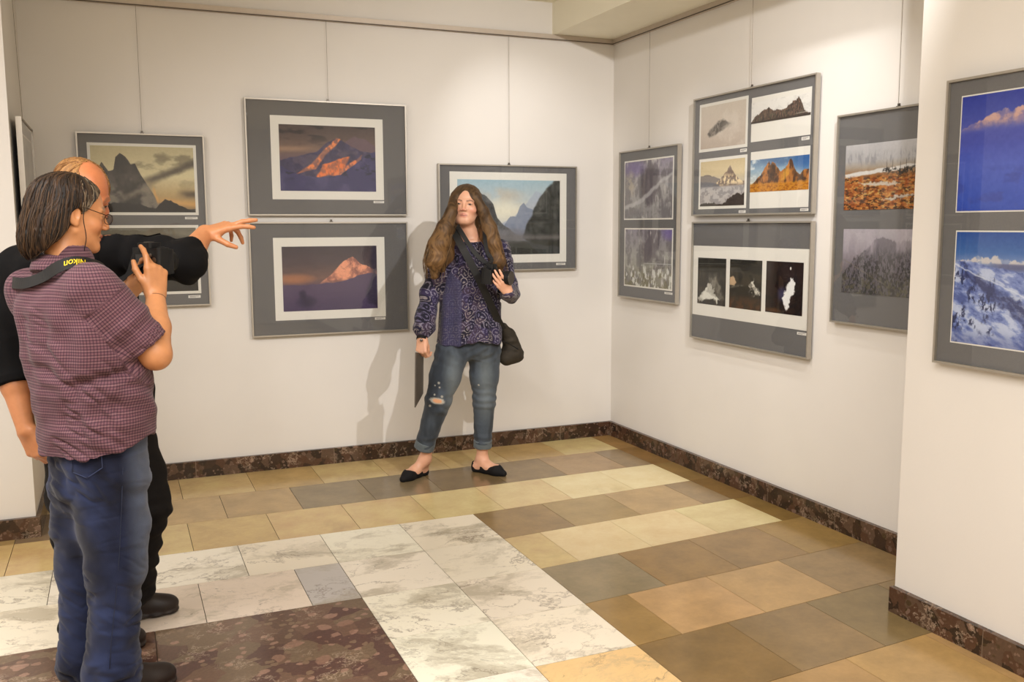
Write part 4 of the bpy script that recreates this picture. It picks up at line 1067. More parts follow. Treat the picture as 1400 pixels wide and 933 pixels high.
def m_paisley():
    m, nt, b, out = new_mat('paisley_chiffon'); N = NT(nt)
    uv = N.attr('uvc').outputs['Vector']; tn = N.attr('panel').outputs['Fac']
    w = N.noise(uv, 16, 3); va = N.n('VectorMath', operation='MULTIPLY_ADD'); N.l(w.outputs['Color'], va.inputs[0]); va.inputs[1].default_value=(.05,.05,.0); N.l(uv, va.inputs[2])
    vo = N.n('TexVoronoi'); vo.inputs['Scale'].default_value = 21; vo.voronoi_dimensions='2D'; N.l(va.outputs[0], vo.inputs['Vector'])
    d = N.math('MULTIPLY', vo.outputs['Distance'], 17.0); si = N.math('SINE', d)
    ring = N.ramp(si, [(.30,(0,0,0)),(.55,(1,1,1))]).outputs[0]
    n2 = N.noise(uv, 120, 4); br = N.ramp(n2.outputs['Fac'], [(.40,(0,0,0)),(.52,(1,1,1))]).outputs[0]
    sep = N.n('SeparateColor'); N.l(vo.outputs['Color'], sep.inputs[0])
    base = N.ramp(sep.outputs[0], [(0,L4((28,24,48))),(.35,L4((48,40,72))),(.6,L4((22,20,38))),(.8,L4((60,48,68)))], 'CONSTANT').outputs[0]
    lite = N.ramp(sep.outputs[1], [(0,L4((132,126,144))),(.4,L4((104,98,128))),(.7,L4((144,134,134)))], 'CONSTANT').outputs[0]
    c = N.mix(N.math('MULTIPLY', N.math('MULTIPLY', ring, br), .85), base, lite)
    # side panel: small blue lozenges
    sp = N.n('SeparateXYZ'); N.l(uv, sp.inputs[0])
    a = N.math('SINE', N.math('MULTIPLY', N.math('ADD', sp.outputs[0], sp.outputs[1]), 300.0)); e = N.math('SINE', N.math('MULTIPLY', N.math('SUBTRACT', sp.outputs[0], sp.outputs[1]), 300.0))
    lz = N.ramp(N.math('MULTIPLY', a, e), [(.35,(0,0,0)),(.6,(1,1,1))]).outputs[0]
    pn = N.mix(lz, L4((52,50,80)), L4((88,86,112)))
    c = N.mix(N.math('MULTIPLY', tn, .78), c, pn)
    N.l(c, b.inputs['Base Color']); b.inputs['Roughness'].default_value=.75; b.inputs['Specular IOR Level'].default_value=.25; b.inputs['Sheen Weight'].default_value=.15
    return m
M_PAIS = m_paisley()
M_BLACKCLOTH = mat_plain('black_cotton', (13,12,13), .9, var=.12, scale=200, spec=.2)
M_BLACKTROUS = mat_plain('black_trousers', (24,21,20), .9, var=.12, scale=150, spec=.2)
M_SHOE = mat_plain('dark_leather', (34,24,20), .5, var=.15, scale=40, spec=.4)
M_FLAT = mat_plain('black_suede', (18,16,17), .8, var=.1, scale=120, spec=.3)
M_CAMB = mat_plain('black_camera_plastic', (17,17,18), .45, var=.08, scale=300, bump=.1, spec=.35)
M_CAMR = mat_plain('ribbed_rubber', (12,12,13), .6, var=.05, spec=.3)
M_LENSG = mat_plain('lens_front_glass', (26,26,34), .05, var=.02, spec=.9, coat=1.0)
M_STRAP = mat_plain('black_nylon_strap', (20,19,19), .7, var=.1, scale=200)
M_YEL = mat_plain('yellow_print', (236,206,30), .6, var=.02)
M_BAG = mat_plain('dark_olive_canvas', (42,35,24), .8, var=.18, scale=60, bump=.2)
M_STEEL = mat_plain('thin_steel', (120,112,104), .3, .9)
M_DARKWIRE = mat_plain('dark_wire_rim', (58,40,34), .35, .6)
M_CORD = mat_plain('black_cord', (16,14,14), .7)
M_FOLDER = mat_plain('grey_brochure_cover', (92,84,76), .45, var=.1, scale=10)
M_WHITE = mat_plain('white_paper', (232,228,222), .7, var=.02)
M_BAND = mat_plain('tan_cord_band', (140,96,66), .7)
M_LACE = mat_plain('shoe_lace', (70,54,44), .8)
M_GLS = M_GLASS
def tone(o, c): attr_col(o, 'tone', c)
def const(n, rgb): return np.tile(lin(rgb), (n,1))

def folds(amp, fx, fz, seed):
    """cloth wrinkles: stretched noise along the normal"""
    def d(P, N):
        q = P*np.array([fx,fx,fz]); a = f3(q, seed, 3)-.5
        r = 1-2*np.abs(f3(P*np.array([fx*.7,fx*.7,fz*1.5])+5, seed+3, 2)-.5)*2
        return amp*(1.6*a+.6*(r-.6))
    return d
def diag_folds(amp, freq, dirs, seed):
    """creases running across direction vectors"""
    def d(P, N):
        s = 0
        for i,(v,f) in enumerate(dirs):
            t = P@np.array(v)*f+2.2*f3(P*6, seed+i, 2); s = s+np.sin(t*6.283)*f3(P*5+i*9, seed+i+20, 2)
        return amp*s/len(dirs)
    return d

def flow_hair(P, c, A, s, base, light, seed=1, fr=26.0, grey=None):
    """streaked hair colour: fine angular streaks running down from the crown"""
    L = ((P-c)@A)/s; th = np.arctan2(L[:,0], -L[:,1]); r = np.hypot(L[:,0], L[:,1])
    t = f3(np.stack([th*fr, L[:,2]*6, r*8],1), seed, 3); t = ss(.34,.68,t)
    col = lin(base)[None]*(1-t[:,None])+lin(light)[None]*t[:,None]
    if grey is not None:
        g = ss(.0,.06,L[:,1]-.02+.3*(L[:,2]-.03))*ss(.35,.6,f3(np.stack([th*fr*.8,L[:,2]*4,r*5],1), seed+5,2))
        col = col*(1-g[:,None]*.8)+lin(grey)[None]*g[:,None]*.8
    return col
def hair_grooves(c, A, s, amp=.0022, fr=30.0, seed=2, wav=0.0):
    def d(P, N):
        L = ((P-c)@A)/s; th = np.arctan2(L[:,0], -L[:,1])
        return amp*(2*f3(np.stack([th*fr+wav*np.sin(L[:,2]*40), L[:,2]*5, np.hypot(L[:,0],L[:,1])*6],1), seed, 3)-1)*1.6
    return d

def strands(parent, P, c, A, s, n, steps, dark, light, r, seed, down=None, front=None, step=.016, lift=.0015, zmin=-9):
    """loose locks lying on a hair mass: each follows the surface downwards from the crown"""
    rg = np.random.RandomState(seed); L = ((P-c)@A)/s; top = np.nonzero(L[:,2] > -.02)[0]
    V=[]; Fc=[]; C=[]
    dn = -A[:,2] if down is None else np.array(down)
    for k in range(n):
        p = P[top[rg.randint(len(top))]].copy(); pts=[p]; prev=None
        for j in range(steps):
            l = (p-c); out = l/np.linalg.norm(l)
            hor = l-A[:,2]*(l@A[:,2]); hn = np.linalg.norm(hor)+1e-6
            t = dn*1.0+hor/hn*max(0,1.2-hn/.06)*.8+A[:,0]*rg.normal(0,.06)
            t = t/np.linalg.norm(t); q = p+t*step
            i = np.argmin(((P-q)**2).sum(1)); d = P[i]-q
            if np.linalg.norm(d) > .02: break
            p = q+d+out*lift*rg.uniform(.2,1.6); pts.append(p)
        if len(pts) < 4: continue
        pts.append(pts[-1]+(pts[-1]-pts[-2])*rg.uniform(.4,1.1))
        w = r*rg.uniform(.6,1.3); m = MB(); m.tube(pts, [w*(1-.8*(i/(len(pts)-1))**2) for i in range(len(pts))], 4)
        o = len(V); V += m.v; Fc += [tuple(i+o for i in f) for f in m.f]
        u = rg.uniform(0,1)**1.6; col = dark*(1-u)+light*u
        if front is not None and ((pts[0]-c)@A[:,1])/s > front[0] and rg.rand() < .6: col = front[1]*rg.uniform(.5,1)
        C += [col]*len(m.v)
    o = mesh_obj('loose_strands', V, Fc, M_HAIR, parent, True); attr_col(o, 'tone', np.array(C)); return o
# ================================================================== person A: checked shirt, seen from behind in profile
def person_a():
    Y0 = -2.75; phi = math.radians(40); f = np.array([math.cos(phi), math.sin(phi), 0]); lf = np.array([-f[1], f[0], 0]); rt = -lf
    root = empty('person', (-3.38, -2.70, 0), 'person in purple checked shirt and jeans, with dark bobbed hair, holding up a camera', 'person')
    hs = .955; hA = axes(math.radians(17), math.radians(-9), math.radians(0)); hc = Q(99, 291, -2.72)
    neck = Q(90, 364, -2.745)
    shR = Q(128, 396, -2.87); elR = Q(213, 485, -2.87); wrR = Q(213, 405, -2.70)
    shL = Q(44, 400, -2.62); elL = Q(112, 490, -2.46); wrL = Q(170, 408, -2.53)
    hipR, knR, anR = Q(153,655,-2.78), Q(158,770,-2.80), Q(153,912,-2.79)
    hipL, knL, anL = Q(117,655,-2.67), Q(116,775,-2.63), Q(113,905,-2.60)
    toeR = Qf(238, 929); heelR = toeR-np.array([.262,.115,0]); toeL = Qf(190, 907); heelL = toeL-np.array([.235,.150,0])
    # ---- body
    F = Field((-3.75,-3.05,0), (-2.98,-2.30,1.72), .0034)
    head_sdf(F, hc, hA, hs, old=True)
    F.cap(hc+hA@np.array([0,-.025,-.07])*hs, neck+np.array([0,0,-.02]), .052, .062, .03)
    zc = neck
    F.loft([.74,.86,1.0,1.15,1.28,1.37,1.41], *[[v[i] for v in (Q(132,655,Y0),Q(131,605,Y0),Q(127,545,Y0),Q(112,478,Y0),Q(96,425,Y0),Q(88,385,Y0),Q(90,370,Y0))] for i in (0,1)],
           [.14,.145,.145,.14,.14,.12,.06], [.09,.10,.10,.09,.08,.06,.045], phi+math.pi/2, .03)
    F.chain([shR, elR], [.046,.044], .03); F.chain([elR, elR*.55+wrR*.45, wrR], [.046,.043,.028], .018)
    F.chain([shL, elL], [.044,.044], .03); F.chain([elL, elL*.5+wrL*.5, wrL], [.043,.038,.027], .018)
    for a,b,c_,t in ((hipR,knR,anR,heelR),(hipL,knL,anL,heelL)):
        F.chain([a,b,c_], [.070,.050,.036], .02); F.cap(c_, t+np.array([.05,.03,.05]), .036,.034,.02); F.cap(t+np.array([.04,.02,.035]), t+np.array([.17,.09,.03]), .03,.026,.02)
    # right hand: round the grip of the camera, back towards the viewer
    hand_sdf(F, wrR, (.06,.12,1.0), (.50,-.86,.10), -1,
             [{'c':(14,22,16),'s':-.06},{'c':(48,52,30),'s':.05},{'c':(56,60,34),'s':.05},{'c':(60,60,36),'s':.02}], .06, .98,
             thumb=[(.020,.022,-.004),(.046,.052,-.010),(.060,.083,-.020),(.062,.110,-.030)])
    # left hand: palm up below the lens
    hand_sdf(F, wrL, (.62,.30,.62), (.45,-.62,-.55), -1,
             [(18,26,18),(22,30,20),(24,32,22),(28,34,24)], .10, .96,
             thumb=[(.020,.022,-.004),(.042,.050,-.012),(.050,.080,-.020),(.050,.106,-.026)])
    P, fc = F.mesh(); P = relax(P, fc, 1, .35)
    col = const(len(P), (200,138,92))
    v = f3(P*30, 5, 3)[:,None]; col = col*(.90+.2*v)
    col = head_paint(P, col, hc, hA, hs, None, (170,92,80), (120,100,80), cheek=(200,112,74))
    body = mesh_obj('body', P, fc, M_SKIN, root, True); tone(body, col)
    # ---- hair
    F = Field(hc-np.array([.27,.22,.26]), hc+np.array([.22,.22,.20]), .0032)
    Wl = lambda x,y,z: hc+hA@(np.array([x,y,z])*hs)
    F.ell(Wl(0,-.022,.033), np.array((.087,.115,.092))*hs, hA, 0); F.ell(Wl(0,-.062,-.045), np.array((.084,.084,.10))*hs, hA, .03); F.ell(Wl(0,-.080,-.100), np.array((.068,.066,.075))*hs, hA, .03)
    for q in (-1,1): F.ell(Wl(q*.066,-.052,-.05), np.array((.026,.045,.085))*hs, hA, .02)
    F.half(Wl(0,.013,.0), hA@np.array([0,1,-.74]), .006)
    for q in (-1,1): F.ell(Wl(q*.095,-.004,-.022), np.array((.040,.026,.037))*hs, hA, .006, 'sub')
    F.ell(Wl(0,.05,-.13), np.array((.2,.105,.075))*hs, hA, .01, 'sub')
    h, HP = sd_obj('hair', F, M_HAIR, root, 1, hair_grooves(hc, hA, hs, .0036, 22, 4, 2.5))
    tone(h, flow_hair(HP, hc, hA, hs, (22,15,11), (66,46,31), 3, 21, grey=(132,116,94)))
    strands(h, HP, hc, hA, hs, 420, 13, lin((20,14,10)), lin((92,68,46)), .0016, 5, front=(.0, lin((138,122,100))))
    # ---- shirt
    F = Field((-3.75,-3.08,.70), (-3.02,-2.36,1.47), .0042)
    cs = (Q(131,645,Y0),Q(132,605,Y0),Q(129,550,Y0),Q(120,503,Y0),Q(106,452,Y0),Q(94,415,Y0),Q(87,388,Y0),Q(90,372,Y0))
    F.loft([c[2] for c in cs], [c[0] for c in cs], [c[1] for c in cs], [.184,.187,.196,.203,.204,.196,.160,.085], [.142,.145,.152,.150,.136,.116,.082,.055], phi+math.pi/2, 0, 2.2)
    F.chain([shR+lf*.04+np.array([0,0,.01]), shR], [.070,.074], .03)
    T = F.blank(); T.chain([shR, shR*.5+elR*.5, elR*.84+shR*.16], [.076,.074,.067], .022); T.half(elR*.86+shR*.14, elR-shR, .004); F.merge(T, .022)
    F.cap(shL-lf*.04+np.array([0,0,.01]), shL, .068,.072,.03); F.chain([shL, elL*.9+shL*.1], [.074,.068], .025)
    F.cap(neck+np.array([-.01,0,-.035]), neck+np.array([0.012,0.006,.012]), .078,.066,.025)   # collar stand
    # shirt-tail hem: dips at the back and front, rises at the side
    X, Yy, Z = F.ax[0][:,None,None], F.ax[1][None,:,None], F.ax[2][None,None,:]
    tz = np.interp(((X-cs[1][0])*f[0]+(Yy-cs[1][1])*f[1]), [-.2,-.12,-.03,.03,.07,.12,.17,.25], [.832,.838,.868,.889,.893,.872,.860,.86])
    F.D[:] = np.maximum(F.D, (tz-Z).astype(np.float32)*.9)
    # forearm leaves the rolled sleeve through an opening
    P0, fc0 = F.mesh(); P0 = relax(P0, fc0, 2)
    N0 = vnormals(P0, fc0)
    ua = elR-shR; La = np.linalg.norm(ua); ua = ua/La
    tR = (P0-shR)@ua; dR = np.linalg.norm(P0-shR-np.outer(np.clip(tR,0,La),ua), axis=1)
    ul = elL-shL; Ll = np.linalg.norm(ul); ul = ul/Ll; tL = (P0-shL)@ul; dL = np.linalg.norm(P0-shL-np.outer(np.clip(tL,0,Ll),ul), axis=1)
    slR = (dR < .095)&(tR > .045); slL = (dL < .09)&(tL > .045)&~slR
    w1 = folds(.0075, 10, 6, 3)(P0, N0); w2 = diag_folds(.0042, 1, [((.35,0,.94),9.0),((-.5,0,.86),7.0)], 8)(P0, N0)
    armd = np.sin(tR*95+3*f3(P0*9,31,2))*.0035*ss(.05,.16,tR)
    z = P0[:,2]; waist = ss(.90,.98,z)*ss(1.14,1.03,z)
    pleat = np.sin((P0@lf)*70+1.5*f3(P0*4,12,2))*.0028*ss(1.0,1.15,z)*ss(1.33,1.26,z)
    cr = np.clip(1-np.abs(2*f3(np.stack([P0[:,0]*9,P0[:,1]*9,P0[:,2]*20+P0[:,0]*14],1)+f3(P0*4,81,2)[:,None]*2,83,2)-1)*2.6,0,1)*ss(.42,.6,f3(P0*5,85,2))
    w1 = w1-.008*cr
    dsp = np.where(slR, w1*.55+armd, w1*(1.1+.6*waist)+w2*(.8+1.9*waist)+pleat*1.3)
    # deep crease where the arm is raised: from the armpit to the small of the back
    c0, c1 = Q(205,500,-2.9), Q(75,535,-2.95); dd = c1-c0; t = np.clip(((P0-c0)@dd)/(dd@dd),0,1); e = (P0-c0-np.outer(t,dd)); e[:,1] *= .3
    dsp -= np.where(slR,0,.022*np.exp(-(np.linalg.norm(e,axis=1)/.014)**2))
    P1 = P0+N0*dsp[:,None]
    sh = mesh_obj('shirt', P1, fc0, M_PLAID, root, True)
    # pattern coordinates that follow the cloth
    th = np.arctan2((P0-cs[3])@lf, -((P0-cs[3])@f)); uv = np.stack([th*.19+.02*np.sin(P0[:,2]*12), P0[:,2], 0*th],1)
    b1 = np.cross(ua,[0,1,0]); b1/=np.linalg.norm(b1); b2 = np.cross(ua,b1); rr = P0-shR; tr = np.arctan2(rr@b1, rr@b2)
    uv[slR] = np.stack([tr*.075, tR, 0*tr],1)[slR]
    rr = P0-shL; uv[slL] = np.stack([np.arctan2(rr@b1,rr@b2)*.075, tL, 0*tL],1)[slL]
    attr_vec(sh, 'uvc', uv)
    # rolled cuff and collar leaf
    mb = MB(); ax = (wrR-elR)/np.linalg.norm(wrR-elR)
    F = Field(elR-.13, elR+.13, .003); F.cap(elR*.74+shR*.26, elR*.90+shR*.10, .070, .066, 0); F.half(elR*.865+shR*.135, ua, .003); F.half(elR*.72+shR*.28, -ua, .003)
    P2, f2 = F.mesh(); P2 = relax(P2,f2,1); N2 = vnormals(P2,f2); P2 = P2+N2*(.002*np.sin(((P2-elR)@ax)*300))[:,None]
    o = mesh_obj('rolled_cuff', P2, f2, M_PLAID, sh, True); attr_vec(o,'uvc',np.stack([np.arctan2((P2-elR)@b1,(P2-elR)@b2)*.075,(P2-elR)@ua,0*P2[:,0]],1))
    F = Field(neck-.14, neck+.14, .003)
    cA = axes(phi, math.radians(-16))
    F.cap(neck+np.array([-.012,0,-.020]), neck+np.array([.004,.004,.016]), .088,.070,0); F.cap(neck+np.array([-.012,0,-.06]), neck+np.array([.02,.012,.06]), .070,.058,.0,'sub')
    F.half(neck+np.array([0,0,.020]), cA[:,2], .003); F.half(neck+np.array([0,0,-.036]), -cA[:,2], .003)
    P2, f2 = F.mesh(); P2 = relax(P2,f2,1)
    o = mesh_obj('collar', P2, f2, M_PLAID, sh, True); attr_vec(o,'uvc',np.stack([np.arctan2((P2-neck)@lf,-((P2-neck)@f))*.09,P2[:,2],0*P2[:,0]],1))
    # ---- jeans
    F = Field((-3.72,-3.02,.0), (-3.08,-2.42,.93), .0042)
    F.loft([.66,.71,.78,.86,.92], [Q(133,690,Y0)[0],Q(133,670,Y0)[0],Q(133,640,Y0)[0],Q(133,605,Y0)[0],Q(133,590,Y0)[0]], [Y0]*5, [.10,.142,.160,.163,.162], [.08,.114,.124,.124,.124], phi+math.pi/2, 0, 2.1)
    F.chain([hipR,hipR*.45+knR*.55,knR,anR,anR*.75+heelR*.25+np.array([.02,.01,0])], [.104,.097,.084,.078,.087], .05); F.chain([hipL,hipL*.45+knL*.55,knL,anL,anL*.8+heelL*.2+np.array([.02,.01,0])], [.106,.095,.078,.072,.076], .05)
    F.half((0,0,.032),(0,0,-1),.004)
    def dj(P,N):
        z = P[:,2]; a = folds(.006,10,9,21)(P,N)
        kn = ss(.60,.45,z)*ss(.22,.36,z); hem = ss(.22,.06,z); hipc = ss(.62,.72,z)*ss(.86,.76,z)
        m_=f3(P*np.array([5,5,3]),41,2); cr=np.clip(1-np.abs(2*f3(P*np.array([8,8,30])+f3(P*5,71,2)[:,None]*2.5,61,2)-1)*3.2,0,1)*ss(.45,.6,f3(P*np.array([6,6,5]),63,2))
        cr2=np.clip(1-np.abs(2*f3(np.stack([P[:,0]*10,P[:,1]*10,P[:,2]*22+P[:,0]*16],1),65,2)-1)*3,0,1)*ss(.5,.62,f3(P*4,67,2))
        return a*1.3-.0075*cr*(.25+kn+hem)-.006*cr2*(.5+hipc)+(.004*kn*ss(.45,.7,m_)+.007*hem*ss(.35,.6,m_))*np.sin(z*95+P[:,0]*30+16*f3(P*6,5,3))+.0035*hipc*np.sin((P[:,0]*.9+z)*55+12*f3(P*5,6,2))
    j, JP = sd_obj('jeans', F, M_DENIM, root, 2, dj)
    fade = ss(.35,.7,f3(JP*np.array([9,9,4]),9,3)); z = JP[:,2]
    hx = ((JP-hipR)@np.array([1,0,0])); ft = ss(.02,.09,hx)*ss(.25,.4,z)  # highlight down the right side, painted into the denim colour
    col = lin((17,21,40))[None]*(1-fade[:,None])+lin((40,49,80))[None]*fade[:,None]; col = col*(1-ft[:,None]*.4)+lin((112,122,142))[None]*ft[:,None]*.4
    tone(j, col)
    # back pocket: stitched patch lying on the seat of the jeans
    pc = Q(122, 632, Y0-.20); ds = np.linalg.norm(JP-pc,axis=1)
    def surf(u,v):
        o_ = CAM; d_ = Q(u,v,-2.5)-CAM; d_/=np.linalg.norm(d_); w = JP-o_; tt = w@d_; per = np.linalg.norm(w-np.outer(tt,d_),axis=1); k = np.argmin(tt+per*40); return o_+d_*(tt[k]-.006)
    cn = [(96,618),(99,646),(119,654),(140,640),(137,600)]; pts = [surf(*((1-k/5)*np.array(a)+k/5*np.array(b_))) for a,b_ in zip(cn[:-1],cn[1:]) for k in range(6)]
    mb = MB(); c0 = np.mean(pts,0); mb.tube(pts, .0015, 5); mb.build('pocket_stitching', mat_plain('denim_seam',(46,55,86),.9), j, True)
    mb = MB(); mb.tube([surf(u,v) for u,v in ((168,640),(166,700),(163,760),(158,820),(152,880),(150,915))], .0012, 5); mb.build('side_seam', mat_plain('denim_seam_dark',(36,42,62),.9), j, True)
    # ---- shoes
    for hl, to in ((heelR,toeR),(heelL,toeL)):
        s, G = shoe_obj('shoe', hl, to, M_SHOE, root)
        mb = MB()
        for k in range(4): mb.tube([G(-.03,.46+.07*k,.096-.011*k), G(0,.48+.07*k,.106-.012*k), G(.03,.46+.07*k,.096-.011*k)], .0026, 6)
        mb.build('laces', M_LACE, s, True)
    # ---- glasses on the nose, with a neck cord
    g = None
    W2 = lambda x,y,z: hc+hA@(np.array([x,y,z])*hs)
    mb = MB()
    for q in (-1,1):
        rim = [W2(q*.034+.021*math.cos(t)*1.1, .101-.10*abs(.021*math.cos(t)*1.1*q)*0-.006*math.cos(t)*q*q, -.006+.0165*math.sin(t)) for t in np.linspace(0,2*math.pi,25)]
        mb.tube(rim, .0011, 6, False)
        mb.tube(spline([W2(q*.058,.094,.003), W2(q*.0775,.055,.009), W2(q*.083,.010,.017), W2(q*.083,-.012,.014)],5), .0012, 6)
    mb.tube(spline([W2(-.012,.104,-.004),W2(0,.110,.001),W2(.012,.104,-.004)],5), .0011, 6)
    g = mb.build('glasses', M_DARKWIRE, root, True)
    for q in (-1,1):
        ring = [(q*.034+.0225*math.cos(t), -.006+.016*math.sin(t)) for t in np.linspace(0,2*math.pi,24,endpoint=False)]
        v = [W2(a,.1004,b) for a,b in ring]+[W2(a,.1016,b) for a,b in ring]; n=24
        mesh_obj('lens', v, [tuple(range(n)),tuple(range(2*n-1,n-1,-1))]+[(i,(i+1)%n,n+(i+1)%n,n+i) for i in range(n)], M_GLS, g)
    mb = MB()
    cordpts = [W2(-.084,.012,.014), W2(-.084,.012,-.02), W2(-.077,.028,-.075), W2(-.068,.030,-.120)]
    mb.tube(spline(cordpts+[neck+f*.045+rt*.060+np.array([0,0,.030]), neck+rt*.080+np.array([0,0,.012])],6), .0013, 6)
    mb.build('neck_cord', M_CORD, g, True)
    # ---- thin band on the right wrist
    ax = (elR-wrR); ax/=np.linalg.norm(ax); mb = MB(); c = wrR+ax*.012
    b1 = np.cross(ax,[0,1,0]); b1/=np.linalg.norm(b1); b2=np.cross(ax,b1)
    mb.tube([c+.0295*(b1*math.cos(t)+b2*math.sin(t))+ax*.003*math.sin(t) for t in np.linspace(0,2*math.pi,28)], .0017, 6, False); mb.build('wrist_band', M_BAND, root, True)
    # ---- the camera in the hands, its strap round the neck
    cam_c = Q(207, 357, -2.625); Ac = np.stack([rt, f, [0,0,1]],1)      # width, lens, up
    cam = empty('digital_camera', cam_c, 'black camera held up by the person in checked shirt', 'camera')
    K = lambda x,y,z: cam_c+Ac@(np.array([x,y,z])*.92)
    mb = MB(); mb.obox(K(0,0,0), [rt,f,[0,0,1]], (.062,.026,.043), .012); mb.obox(K(.045,.012,-.002), [rt,f,[0,0,1]], (.020,.032,.040), .012)
    mb.obox(K(-.004,-.002,.050), [rt,f,[0,0,1]], (.030,.026,.014), .010); mb.build('camera_body', M_CAMB, cam)
    mb = MB(); mb.lathe(K(-.008,.02,-.004), f, [(.030,0),(.034,.004),(.034,.022),(.031,.024),(.035,.028),(.035,.062),(.033,.066),(.033,.074),(.028,.074),(.026,.068)], 32); mb.build('lens_barrel', M_CAMR, cam, False)
    mb = MB(); mb.lathe(K(-.008,.088,-.004), f, [(.026,0),(.018,.004),(.004,.006)], 24); mb.build('front_glass', M_LENSG, cam, True)
    mb = MB(); mb.obox(K(-.008,-.028,-.004), [rt,f,[0,0,1]], (.036,.0015,.026), .003); mb.build('rear_screen', mat_plain('screen_glass',(18,20,26),.12), cam)
    mb = MB(); mb.obox(K(-.004,-.004,.066),[rt,f,[0,0,1]],(.012,.010,.0015)); mb.build('hot_shoe', M_STEEL, cam)
    MB().lathe(K(.030,-.027,.022),-f,[(.006,0),(.006,.003)],14).build('glint_button', M_STEEL, cam); MB().lathe(K(.046,-.027,.004),-f,[(.009,0),(.009,.003)],16).build('glint_button', M_STEEL, cam)  # small steel buttons added for glints on the camera back
    mb = MB(); mb.lathe(K(.046,.004,.040), (0,0,1), [(.012,0),(.012,.008),(.010,.010)], 20); mb.lathe(K(.048,.030,.036), (0,.3,1), [(.007,0),(.007,.006)], 16); mb.build('dial', M_CAMR, cam)
    # strap path: camera -> over the right collarbone -> behind the neck -> past the left shoulder -> camera
    pl = spline([K(.064,-.01,.036), Q(160,384,-2.60), Q(150,372,-2.66), Q(140,365,-2.725), Q(122,360,-2.83), Q(100,358.5,-2.865), Q(78,366,-2.862), Q(58,379,-2.83), Q(36,387,-2.78), Q(20,387,-2.71), Q(19,386,-2.64), Q(40,388,-2.575), Q(100,392,-2.52), Q(165,385,-2.55), K(-.066,-.01,.036)], 6)
    nr = []
    for p in pl:
        v = p-neck-np.array([0,0,.0]); v[2] = v[2]*.2+.035; nr.append(v)
    wd = [.012 if (i < 10 or i > len(pl)-16) else .034 for i in range(len(pl))]
    st = MB().ribbon(pl, nr, wd, .003).build('neck_strap', M_STRAP, cam, False)
    # yellow lettering on the strap (upside down for us, as worn)
    tx = bpy.data.curves.new('strap_lettering','FONT'); tx.body = 'Nikon'; tx.size = .027; tx.extrude = .0006; tx.align_x='CENTER'; tx.align_y='CENTER'; tx.shear = .25; tx.offset = .0003
    to = bpy.data.objects.new('strap_lettering', tx); COL.objects.link(to)
    bpy.context.view_layer.update(); dg = bpy.context.evaluated_depsgraph_get(); mt = bpy.data.meshes.new_from_object(to.evaluated_get(dg)); bpy.data.objects.remove(to)
    i0 = int(np.argmin(np.linalg.norm(pl-Q(103,358.5,-2.865),axis=1))); t = pl[i0+2]-pl[i0-2]; t/=np.linalg.norm(t); Nn = nr[i0]-t*(nr[i0]@t); Nn/=np.linalg.norm(Nn); s_ = np.cross(Nn,t)
    V = np.array([v.co[:] for v in mt.vertices]); 
    k_ = np.linalg.norm(np.diff(pl,axis=0),axis=1); cum = np.concatenate([[0],np.cumsum(k_)]); L0 = cum[i0]
    out = []
    for x,y,zz in V:
        a = L0+x; base = np.array([np.interp(a,cum,pl[:,q]) for q in range(3)]); out.append(base+s_*y*1.0+Nn*(.0018+zz))
    fcs = [tuple(p.vertices) for p in mt.polygons]
    mesh_obj('strap_lettering', out, fcs, M_YEL, st)
    return root
person_a()
